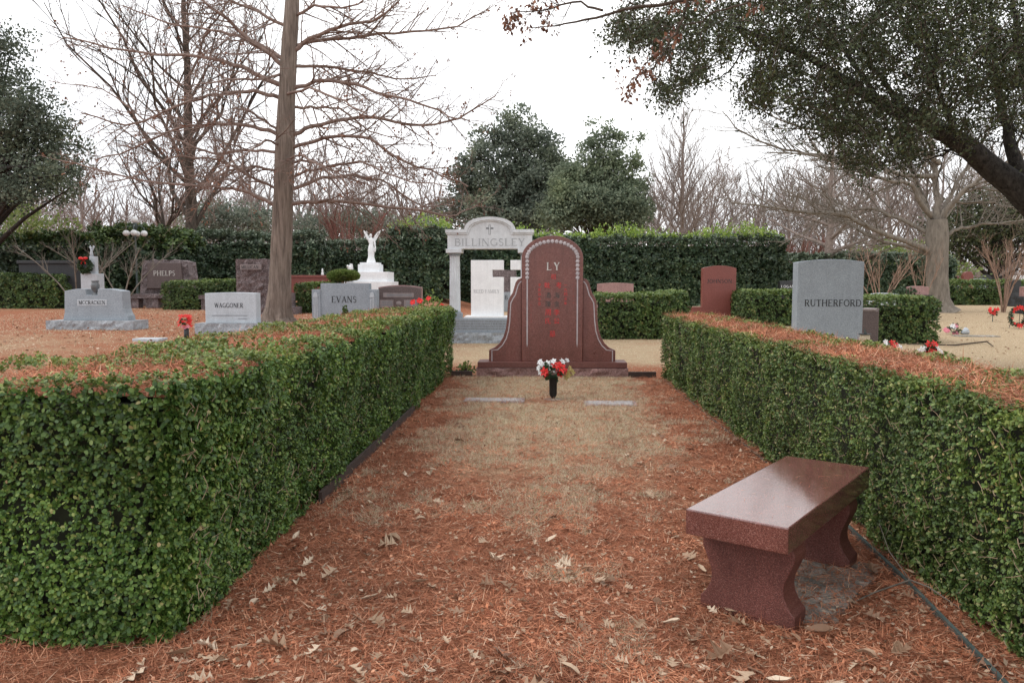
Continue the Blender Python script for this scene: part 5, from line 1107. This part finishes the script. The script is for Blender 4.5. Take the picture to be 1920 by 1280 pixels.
limbs = [
 ([(512, 385), (480, 366), (450, 357), (400, 350), (320, 345), (215, 327), (110, 300)], 6, 1.5), ([(515, 320), (475, 311), (425, 320), (390, 345), (330, 352)], 4, -2.5),
 ([(515, 250), (465, 235), (400, 232), (325, 240), (250, 280), (180, 300)], 6, 1.0), ([(515, 240), (475, 212), (440, 200), (431, 225), (428, 255)], 3.5, -1),
 ([(510, 178), (465, 170), (410, 178), (350, 190), (250, 240), (150, 210)], 6, -2), ([(508, 155), (470, 134), (440, 122), (370, 105), (280, 102), (215, 92), (120, 70)], 7, 1.2),
 ([(528, 122), (480, 85), (425, 35), (370, -5), (330, -40)], 7, -1), ([(528, 108), (490, 85), (450, 67), (390, 55), (310, 45), (230, 10)], 6, 2.4), ([(540, 55), (480, 20), (420, -5), (340, -30)], 5.5, -.5),
 ([(514, 350), (470, 330), (410, 300), (330, 290), (260, 330), (200, 345)], 4, -3), ([(516, 285), (470, 282), (400, 290), (300, 250), (200, 170), (90, 150)], 4.5, 3),
 ([(550, 382), (600, 375), (700, 385), (800, 397), (850, 405), (895, 385)], 6, 1.0), ([(550, 355), (600, 335), (660, 327), (720, 340), (785, 387), (850, 385)], 5.5, 2.0),
 ([(545, 305), (590, 302), (642, 328), (650, 360)], 4, -2), ([(550, 277), (625, 255), (695, 260), (750, 300), (820, 325), (880, 350)], 5.5, -1.5),
 ([(555, 250), (590, 235), (685, 218), (780, 235), (850, 227), (930, 180)], 6.5, .8), ([(550, 165), (600, 152), (665, 157), (730, 180), (800, 195), (860, 225)], 6, -2.2),
 ([(555, 125), (625, 127), (700, 137), (750, 150), (820, 140)], 5, 2.6), ([(545, 97), (575, 75), (640, 50), (710, 37), (750, 0)], 7, -.6), ([(548, 90), (575, 80), (650, 70), (750, 62), (850, 52), (910, 20)], 6, 1.4),
 ([(552, 30), (590, 10), (650, 15), (700, -10)], 5, -2), ([(548, 200), (590, 200), (640, 205), (700, 250), (760, 262)], 4.5, 3.2), ([(552, 330), (600, 315), (680, 300), (760, 340), (840, 350)], 4, -3),
 ([(535, 300), (560, 290), (600, 310), (640, 345)], 4, -4.5), ([(525, 270), (500, 262), (460, 290), (400, 330)], 4, -4.5), ([(535, 180), (580, 165), (640, 190), (690, 215)], 4.5, -4.5), ([(530, 140), (490, 150), (430, 150), (360, 160)], 4.5, -4.5)]
for pts, w, off in limbs:
    n = len(pts); xs0 = pts[0][0]; span = abs(pts[-1][0] - xs0) + 1e-6
    P = np.array([loc(AT(x, y, Yc + off * abs(x - xs0) / span)) for x, y in pts])
    ax_x = np.interp(-pts[0][1], [-a[1] for a in axis], [a[0] for a in axis]); P = np.concatenate([[loc(AT(ax_x, pts[0][1] + 7, Yc))], P]); t_ = np.linspace(0, len(P) - 1, len(P) * 3); P = np.stack([np.interp(t_, range(len(P)), P[:, a]) for a in range(3)], -1)
    P[1:] += rng.normal(0, .018, P[1:].shape); rad = w * .74 * kk * np.linspace(1, .22, len(P)) ** .9
    tb = Tubes(); tb.add(P, rad, 7); tips = []
    sub(tb, P, rad, int(9 + span / 19), 1.35, 2, .02, .9, 3, .12, .07, 5, .5, tips)
    lo = tb.build('limb', M['limb_cy'], cy)
    tp = np.array(tips)[rng.random(len(tips)) < .035]
    if len(tp):
        q = np.repeat(tp, 4, 0) + rng.normal(0, .03, (len(tp) * 4, 3)); dd = rdir(len(q)); dd[:, 2] -= .8
        np_obj('dry_leaves', *scatter(CARD, CARD_F, q, dd, rdir(len(q)), .075), M['rust'], lo)

def bare_tree(name, label, p, height, trunk_r, fork, nl, spread, lift, mat, levels=3, kids=6, lean=0.0, limb_len=.55, twig_up=.3, central=False, cat='tree'):
    """leafless tree grown at random: trunk, main limbs, twigs"""
    t = thing(name, label, cat, tuple(p)); hz = height * (1.0 if central else fork)
    P = np.array([[lean * z * z * .02 + .04 * math.sin(z * 1.7) * trunk_r * 4, .03 * math.cos(z * 2.1), z] for z in np.linspace(-.05, hz, 9)]); rad = trunk_r * np.linspace(1.0, .12 if central else .7, 9); rad[0] *= 1.35
    tb = Tubes(); tb.add(P, rad, 12); tb.build('trunk', M[mat], t)
    for i in range(nl):
        a = 2 * math.pi * i * .382 * 2.618 / 1 + R.uniform(-.4, .4); a = i * 2.4 + R.uniform(-.3, .3)
        f = (fork + (1 - fork) * .9 * i / nl) * height if central else hz * R.uniform(.8, 1.0)
        j = np.array([np.interp(f, P[:, 2], P[:, 0]), np.interp(f, P[:, 2], P[:, 1]), f]); L = (height - f * (.75 if central else 1)) * limb_len * R.uniform(.8, 1.15)
        d = np.array([math.cos(a) * spread, math.sin(a) * spread, lift * R.uniform(.7, 1.3)]); d /= np.linalg.norm(d)
        Q = np.array([j + d * L * q + np.array([R.uniform(-.04, .04) * L, R.uniform(-.04, .04) * L, (.16 * lift) * L * q * q]) * (q > 0) for q in np.linspace(0, 1, 6)]); r0 = trunk_r * .5 if not central else max(.035, trunk_r * .34 * (1.15 - i / nl)); rr = r0 * np.linspace(1, .2, 6)
        lb = Tubes(); lb.add(Q, rr, 6); sub(lb, Q, rr, kids + 3, L * .5, levels - 1, twig_up, .75, 3, .15, 0, kids, .55); lb.build('limb', M[mat], t)
    return t
p = STAND(362, 38); kk = K(p); bare_tree('bare_elm_tree', 'dark leafless tree with steep fanning limbs behind the cypress', p, 18.5, .34, .17, 24, .66, .85, 'bark_dk', 3, 5, 0, .62, .35, True)
p = STAND(312, 40); bare_tree('bare_elm_tree', 'thin dark leafless tree left of the fanning one', p, 9, .16, .4, 6, .6, .9, 'bark_dk', 3, 5, 0, .8, .3)
p = STAND(1277, 56); bare_tree('bare_cypress_tree', 'slender leafless pyramidal tree above the tall dark hedge', p, AT(1277, 202, 56)[2] - p[2], .24, .2, 30, .6, .8, 'bark_pk', 3, 5, 0, .5, .4, True)
p = STAND(1553, 44.5); bare_tree('bare_cypress_tree', 'pinkish leafless tree with short trunk behind the blue-grey headstone', p, 9.5, .33, .3, 16, 1.0, .45, 'bark_pk', 3, 5, 0, .62, .15, True)
def myrtle(label, px, Y, ytop, mat, n=8, sp=.55, r=.035, twl=3):
    p = STAND(px, Y); h = AT(px, ytop, Y)[2] - p[2]; t = thing('crape_myrtle_tree', label, 'tree', tuple(p))
    for i in range(n):
        a = i * 2.4 + R.random(); tb = Tubes(); e_ = np.array([math.cos(a) * sp * h * R.uniform(.3, 1), math.sin(a) * sp * h * R.uniform(.3, 1), h * R.uniform(.62, .8)])
        Q = np.array([[e_[0] * q ** 1.5, e_[1] * q ** 1.5, e_[2] * q] for q in np.linspace(0, 1, 6)]) + [math.cos(a) * .06, math.sin(a) * .06, 0]; rr = r * np.linspace(1, .35, 6)
        tb.add(Q, rr, 6); sub(tb, Q, rr, 7, h * .30, twl - 1, .35, .6, 3, .4, 0, 4, .6); tb.build('stem', M[mat], t)
myrtle('bare multi-stemmed crape myrtle between urn headstone and boulder headstone', 228, 25, 415, 'bark_gr', 5, .75, .03)
myrtle('bare thin crape myrtle left of the slim pale pillar', 142, 25.5, 400, 'bark_gr', 4, .7, .03)
myrtle('bare tan crape myrtle right of the blue-grey headstone', 1651, 30, 440, 'bark_my', 7, .42, .03)
myrtle('bare crape myrtle against the big bare tree trunk', 1728, 31, 440, 'bark_my', 3, .3, .022)
myrtle('bare pinkish crape myrtle beside the small black bench', 1884, 34, 420, 'bark_my', 9, .36, .034)
myrtle('red-stemmed crape myrtle behind the hedge near the angel', 655, 45, 350, 'bark_red', 10, .4, .10)
myrtle('red-stemmed crape myrtle beyond the end of the tall dark hedge', 1500, 50, 420, 'bark_red', 12, .45, .09)

# big bare tree on the right: measured limbs
p = G(1760, 585); Yb = p[1]; kk = K(p); bt = thing('bare_sycamore_tree', 'big leafless grey tree with thick trunk and long low limbs', 'tree', tuple(p))
axis = [(1764, 588, 34), (1762, 578, 25), (1759, 560, 20), (1757, 520, 18.5), (1757, 470, 19), (1757, 440, 20), (1757, 412, 17)]
P = np.array([AT(x, y, Yb) - p for x, y, r in axis]); P[0, 2] = -.05; tb = Tubes(); tb.add(P, [r * kk for _, _, r in axis], 18); tb.build('trunk', M['bark_gr'], bt)
for pts, w, off in [
 ([(1748, 470), (1720, 460), (1660, 440), (1585, 402), (1510, 398), (1440, 390), (1370, 380)], 9, -3), ([(1748, 478), (1700, 462), (1640, 448), (1600, 425), (1570, 395), (1500, 370), (1440, 345)], 6, 2),
 ([(1750, 440), (1690, 412), (1635, 390), (1560, 398), (1480, 400), (1400, 360)], 6.5, 4), ([(1755, 415), (1720, 372), (1712, 345), (1655, 335), (1600, 315), (1520, 290), (1440, 285)], 8, -2),
 ([(1758, 415), (1757, 370), (1750, 300), (1742, 250), (1738, 170), (1745, 90)], 11, 1), ([(1760, 415), (1785, 380), (1812, 355), (1850, 325), (1900, 300), (1960, 270)], 9, -2),
 ([(1768, 448), (1785, 435), (1810, 425), (1860, 420), (1920, 412), (1980, 400)], 6, 2), ([(1765, 420), (1790, 382), (1850, 378), (1900, 390), (1960, 385)], 5, 4),
 ([(1745, 330), (1700, 330), (1620, 300), (1530, 290), (1460, 280), (1385, 245), (1355, 210)], 7, 3), ([(1750, 300), (1690, 260), (1600, 240), (1520, 245), (1450, 220), (1400, 190)], 6, -3),
 ([(1748, 440), (1735, 380), (1700, 300), (1660, 250), (1600, 200)], 9, 4), ([(1762, 412), (1790, 350), (1830, 290), (1870, 220)], 8, 3)]:
    s0 = pts[0]; span = math.hypot(pts[-1][0] - s0[0], pts[-1][1] - s0[1]); P = np.array([AT(x, y, Yb + off * math.hypot(x - s0[0], y - s0[1]) / span) - p for x, y in pts])
    P = np.concatenate([[P[0] + (P[0] - P[1]) * .2], P]); t_ = np.linspace(0, len(P) - 1, len(P) * 3); P = np.stack([np.interp(t_, range(len(P)), P[:, a]) for a in range(3)], -1); P[1:] += rng.normal(0, .03, P[1:].shape)
    rad = w * .75 * kk * np.linspace(1, .16, len(P)); tb = Tubes(); tb.add(P, rad, 8); sub(tb, P, rad, int(10 + span / 20), 2.6, 2, .12, .8, 3, .2, .03, 5, .52); tb.build('limb', M['bark_gr'], bt)

# leafy crowns
def crown(parent, lobes, n_clump, m, clump_r, size, mat, shape=(CARD, CARD_F), name='crown', shell=.5):
    vol = np.array([a[3] * a[4] * a[5] for a in lobes]); pick = rng.choice(len(lobes), n_clump, p=vol / vol.sum()); Lb = np.array(lobes)[pick]
    d = rdir(n_clump); q = rng.random(n_clump) ** shell; c = Lb[:, :3] + d * q[:, None] * Lb[:, 3:6]
    pos = np.repeat(c, m, 0) + rng.normal(0, 1, (n_clump * m, 3)) * clump_r * [1, 1, .7]; dd = rdir(n_clump * m) + np.repeat(d, m, 0) * .5
    np_obj(name, *scatter(shape[0], shape[1], pos, dd, rdir(n_clump * m) + [0, 0, .6], size * rng.uniform(.7, 1.3, n_clump * m)), M[mat], parent); return c
def leafy(name, label, px, Y, lob, n_clump, m, cr_, size, mat, trunk_r=.3, bark='bark_dk', ntw=26):
    p = STAND(px, Y); t = thing(name, label, 'tree', tuple(p)); kk = K(p); L = []
    for x, y, rx, ry, dy in lob: q = AT(x, y, Y + dy) - p; L.append((q[0], q[1], q[2], rx * kk, rx * kk * .9, ry * kk))
    c = crown(t, L, n_clump, m, cr_, size, mat); top = max(a[2] for a in L) * .86; tb = Tubes(); P = np.array([[0, 0, -.05], [.05, 0, top * .35], [0, .05, top * .7], [0, 0, top]]); tb.add(P, [trunk_r * 1.2, trunk_r, trunk_r * .6, trunk_r * .2], 10); tb.build('trunk', M[bark], t)
    lb = Tubes()
    for i in range(ntw): e_ = c[R.randrange(len(c))]; b0 = np.array([0, 0, top * R.uniform(.2, .75)]); lb.add([b0, (b0 + e_) / 2 + [0, 0, .2], e_], [trunk_r * .3, trunk_r * .18, .015], 5)
    lb.build('limbs', M[bark], t); return t
leafy('live_oak_tree', 'grey-green live oak filling the upper left picture edge', -30, 29, [(10, 95, 55, 60, 0), (-40, 180, 110, 90, 0), (60, 230, 70, 75, -1), (100, 290, 75, 70, 0), (-10, 300, 110, 70, 1), (120, 335, 50, 40, -2), (40, 345, 80, 45, -2)], 1000, 34, .19, .12, 'oak_far', .4, 'bark_oak', 90)
leafy('cedar_tree', 'dark spreading evergreen tree behind the memorial arch', 965, 60, [(982, 208, 14, 16, 0), (965, 225, 30, 26, 0), (1010, 232, 22, 24, 1), (935, 255, 34, 30, 0), (985, 265, 50, 36, 0), (1030, 275, 24, 30, 1), (895, 285, 22, 26, -1), (925, 310, 50, 40, -1), (1000, 315, 55, 42, 0), (880, 340, 30, 34, 0), (945, 365, 75, 48, 0), (1020, 360, 60, 50, -1), (868, 375, 36, 40, 0), (940, 405, 100, 40, -1), (1050, 330, 36, 40, 0), (850, 400, 34, 30, 0), (1035, 400, 60, 40, -1), (862, 330, 22, 26, 0), (880, 300, 20, 24, 0), (1040, 300, 28, 34, 0), (900, 255, 20, 20, 0)], 1250, 32, .28, .27, 'cedar', .3, 'bark_dk', 120)
leafy('evergreen_oak_tree', 'paler grey-green twin-topped evergreen beside the dark one', 1120, 56, [(1116, 228, 11, 16, 0), (1140, 236, 14, 18, 0), (1118, 258, 22, 22, 0), (1150, 268, 22, 26, 0), (1105, 290, 24, 24, 0), (1140, 305, 34, 30, 0), (1196, 268, 13, 20, 0), (1188, 305, 18, 26, 0), (1080, 318, 30, 24, -1), (1125, 340, 50, 34, 0), (1185, 350, 34, 40, 0), (1050, 365, 34, 28, -2), (1100, 385, 70, 40, -1), (1165, 395, 55, 45, -1), (1045, 405, 40, 30, -2), (1075, 345, 40, 40, 0), (1200, 390, 26, 40, 0)], 1050, 32, .24, .23, 'ever', .26, 'bark_dk', 100)
leafy('evergreen_oak_tree', 'dark evergreen mass under the trees beyond the far lawn', 1860, 62, [(1800, 430, 60, 45, 0), (1880, 400, 80, 60, 0), (1950, 430, 60, 60, 0), (1830, 470, 60, 25, 0)], 420, 30, .5, .24, 'oak', .4, 'bark_oak', 40)
leafy('evergreen_oak_tree', 'dull green evergreen clump behind the fanning bare tree', 430, 58, [(400, 410, 60, 30, 0), (470, 415, 60, 28, 0), (590, 425, 60, 26, 1), (690, 420, 60, 28, 0), (800, 425, 50, 25, 0)], 420, 26, .5, .22, 'cedar', .2, 'bark_dk', 20)

# far bare woodland that reads as one mass
def twiggy(seed, h):
    tb = Tubes(); R.seed(seed)
    P = np.array([[R.uniform(-.1, .1) * z * .3, R.uniform(-.1, .1) * z * .3, z] for z in np.linspace(0, h * .85, 6)]); rad = np.linspace(.16, .03, 6); tb.add(P, rad, 5); sub(tb, P, rad, 14, h * .42, 2, .35, .8, 3, .15, 0, 5, .55)
    return tb.arrays()
pro = [twiggy(100 + i, 10) for i in range(4)]; R.seed(5); VV = []; FF = []; nv = 0
for i in range(62):
    px = -60 + 2040 * (i + R.random()) / 62; Y = R.uniform(62, 92); q = STAND(px, Y); ty = R.uniform(390, 420) if 820 < px < 1220 else R.uniform(240, 345) if px > 1330 else R.uniform(270, 360)
    sc = (AT(px, ty, Y)[2] - q[2]) / 10.0; V, F = pro[i % 4]; a = R.uniform(0, 6.28); ca_, sa_ = math.cos(a), math.sin(a)
    V2 = V @ np.array([[ca_, sa_, 0], [-sa_, ca_, 0], [0, 0, 1]]) * [sc * 1.25, sc * 1.25, sc] + q; VV.append(V2); FF.append(F + nv); nv += len(V2)
tag(np_obj('far_woodland', np.concatenate(VV), np.concatenate(FF), M['bark_wood'], None, True), 'pinkish grey bare woodland along the far edge of the cemetery', 'woods', kind='stuff')
n = 70000; px = rng.uniform(-120, 2040, n); d0 = rng.uniform(78, 108, n); xw = (px - 1020) / 1440 * d0; zw = .3 + rng.random(n) ** 1.15 * (10.5 + 2 * np.sin(px * .021) + 1.4 * np.sin(px * .057)) * np.where(np.abs(px - 1010) < 170, .7, 1) * np.where(px > 1330, 1.3, 1)
dd = rdir(n); dd[:, 2] = np.abs(dd[:, 2]) + .4
tag(np_obj('far_brush', *scatter([(x * .045, y, z) for x, y, z in BLADE], BLADE_F, np.stack([xw, d0, zw], -1), dd, rdir(n), rng.uniform(.8, 2.4, n)), leafmat('brush_twig', [(0, (.14, .108, .095)), (.6, (.27, .215, .195)), (1, (.36, .30, .275))], .9, 0)), 'haze of fine pinkish twigs closing the far view', 'brush', kind='stuff')
n = 16000; px = rng.uniform(-100, 2020, n); d0 = rng.uniform(110, 120, n); xw = (px - 1020) / 1440 * d0; zw = .4 + rng.random(n) ** 1.3 * 5.0 * (1 + .3 * np.sin(px * .02))
tag(np_obj('far_undergrowth', *scatter(CARD, CARD_F, np.stack([xw, d0, zw], -1), rdir(n), rdir(n), .85 * rng.uniform(.6, 1.3, n)), leafmat('undergrowth_leaf', [(0, (.07, .065, .045)), (.5, (.15, .12, .095)), (.8, (.22, .175, .15)), (1, (.13, .16, .07))], .8, .1)), 'dull brown and olive undergrowth at the far edge', 'undergrowth', kind='stuff')

# live oak leaning in from the right, close by
Yo = 13.0; p = STAND(2080, Yo); ok = thing('live_oak_tree', 'massive dark live oak reaching in from the upper right over the lawn', 'tree', tuple(p))
tb = Tubes(); Q = np.array([AT(x, y, Yo) - p for x, y in ((2080, 700), (2070, 600), (2040, 500), (1990, 430))]); Q[0, 2] = -.05; tb.add(Q, [.5, .42, .36, .33], 16); tb.build('trunk', M['bark_oak'], ok)
olimbs = [([(1990, 432), (1935, 378), (1880, 330), (1800, 268), (1740, 232), (1660, 198), (1600, 165), (1530, 115), (1450, 80), (1380, 50)], 62, 0), ([(1935, 378), (1905, 300), (1880, 220), (1868, 140), (1862, 60), (1850, -40)], 34, .8),
          ([(1990, 432), (1960, 330), (1935, 220), (1915, 120), (1900, 20), (1890, -60)], 40, -1.5), ([(1700, 215), (1640, 130), (1600, 60), (1570, -20)], 13, 1.6), ([(1800, 268), (1760, 180), (1740, 90), (1720, -10)], 15, -1.6),
          ([(1530, 115), (1500, 92), (1450, 88), (1425, 95), (1400, 85), (1370, 130), (1350, 148), (1290, 160), (1250, 190)], 8, .5), ([(1425, 92), (1390, 60), (1330, 40), (1260, 40), (1190, 60)], 7, 1.2), ([(1600, 165), (1560, 190), (1500, 200), (1440, 205)], 7, -1.2),
          ([(1740, 232), (1690, 255), (1640, 262), (1590, 262)], 7, -1.0), ([(1650, 195), (1560, 60), (1460, 10), (1380, -10)], 10, 1.5), ([(1800, 268), (1770, 290), (1730, 300), (1690, 290)], 6, .6)]
for pts, w, off in olimbs:
    s0 = pts[0]; span = math.hypot(pts[-1][0] - s0[0], pts[-1][1] - s0[1]); P = np.array([AT(x, y, Yo + off * math.hypot(x - s0[0], y - s0[1]) / span) - p for x, y in pts])
    t_ = np.linspace(0, len(P) - 1, len(P) * 3); P = np.stack([np.interp(t_, range(len(P)), P[:, a]) for a in range(3)], -1); P[1:] += rng.normal(0, .012, P[1:].shape)
    rad = w * .5 * K(p) * (.14 + .86 * np.linspace(1, 0, len(P)) ** 1.6); tb = Tubes(); tb.add(P, rad, 10); sub(tb, P, rad, int(8 + span / 24), .9, 2, .1, .9, 3, .2, .05, 4, .55); tb.build('limb', M['bark_oak'], ok)
# foliage sprays hung through the volume the limbs fill
blobs = [(1190, 50, 50, 40, 8), (1260, 70, 60, 55, 9), (1250, 165, 26, 30, 3), (1330, 60, 60, 60, 9), (1300, 140, 40, 24, 4), (1420, 50, 70, 60, 10), (1420, 175, 38, 35, 5), (1460, 140, 50, 40, 6), (1520, 60, 70, 70, 12), (1530, 190, 70, 50, 10), (1600, 110, 80, 80, 14),
         (1590, 240, 70, 45, 9), (1630, 290, 55, 30, 5), (1690, 70, 90, 90, 15), (1690, 200, 80, 70, 11), (1700, 285, 45, 28, 4), (1780, 60, 90, 80, 15), (1780, 170, 70, 70, 10), (1870, 80, 80, 100, 15), (1900, 190, 60, 60, 8), (1950, 60, 70, 100, 10), (1830, 250, 40, 30, 3), (1480, 0, 120, 40, 9), (1700, -10, 200, 40, 14)]
C_ = []
for x, y, rx, ry, wgt in blobs:
    for _ in range(int(wgt * 7)):
        a = R.uniform(0, 6.283); q = R.random() ** .55; C_.append(AT(x + rx * q * math.cos(a), y + ry * q * math.sin(a), Yo + R.uniform(-2.9, 1.5)) - p)
C_ = np.array(C_); m = 50; n = len(C_) * m; ax = rdir(len(C_)); ax[:, 2] -= .25
along = rng.normal(0, 1, (len(C_), m, 1)) * ax[:, None, :] * .15; pos = (C_[:, None, :] + along).reshape(-1, 3) + rng.normal(0, .06, (n, 3))
dd = np.repeat(ax, m, 0) * .6 + rdir(n); np_obj('crown', *scatter(CARD, CARD_F, pos, dd, rdir(n) + [0, 0, .5], 0.051 * rng.uniform(.6, 1.3, n)), M['oak'], ok)
tb = Tubes()
for c, a in zip(C_, ax): tb.add([c - a * .35, c, c + a * .35], [.007, .005, .002], 3)
for _ in range(110):
    c = C_[R.randrange(len(C_))]; d = np.array([R.uniform(-.4, .4), R.uniform(-.4, .4), -1.0]); L = R.uniform(.3, .9); tb.add([c, c + d * L * .5 + [.05, 0, 0], c + d * L + [R.uniform(-.15, .15), 0, 0]], [.006, .005, .002], 3)
tb.build('twigs', M['bark_dk'], ok)

# cypress bough hanging in from above, its trunk outside the picture
p = np.array([7.2, 5.4, 0.0]); oc = thing('bald_cypress_tree', 'overhanging cypress bough with rusty dry leaves at the top edge', 'tree', tuple(p))
tb = Tubes(); tb.add([(0, 0, -.05), (0, .1, 3), (.05, .1, 7), (0, 0, 11)], [.34, .26, .2, .08], 14); tb.build('trunk', M['bark_cy'], oc)
Yv = 8.0
for pts in ([(1420, -60), (1330, -10), (1200, 12), (1110, 32), (1050, 48), (985, 55)], [(1290, 0), (1270, 60), (1245, 100), (1230, 125), (1180, 150)], [(1480, -50), (1400, 5), (1340, 25), (1290, 48), (1240, 50)], [(1130, 20), (1080, 5), (1010, 20), (960, 25)]):
    P = np.array([AT(x, y, Yv + i * .12) - p for i, (x, y) in enumerate(pts)])
    if pts[0][1] < -40: P = np.concatenate([[[-.1, .1, 6.4 + R.random()]], P])
    t_ = np.linspace(0, len(P) - 1, len(P) * 3); P = np.stack([np.interp(t_, range(len(P)), P[:, a]) for a in range(3)], -1); P[1:] += rng.normal(0, .012, P[1:].shape)
    rad = np.linspace(.03 if len(pts) > 5 else .014, .004, len(P)); tb = Tubes(); tb.add(P, rad, 6); tips = []; sub(tb, P, rad, 17, .34, 1, -.05, .9, 3, .35, .1, 5, .6, tips); lo = tb.build('limb', M['bark_dk'], oc)
    tp = np.array(tips); tp = tp[rng.random(len(tp)) < .3]; q = np.repeat(tp, 9, 0) + rng.normal(0, .03, (len(tp) * 9, 3)); dd = rdir(len(q)) * .6; dd[:, 2] -= .7
    np_obj('dry_leaves', *scatter(CARD, CARD_F, q, dd, rdir(len(q)), .055 * rng.uniform(.6, 1.3, len(q))), M['rust'], lo)

# fallen branch on the far right lawn
pts = [G(1700, 648), G(1790, 650), G(1850, 643), G(1862, 652)]; o = thing('fallen_twig', 'dark crooked branch lying on the tan lawn beyond the bouquets', 'twig', tuple(pts[1])); q = np.array(pts) - pts[1]; q[:, 2] += .04
MB().tube(q, [.012, .02, .02, .01], 6).build('stem', M['bark_dk'], o, True)
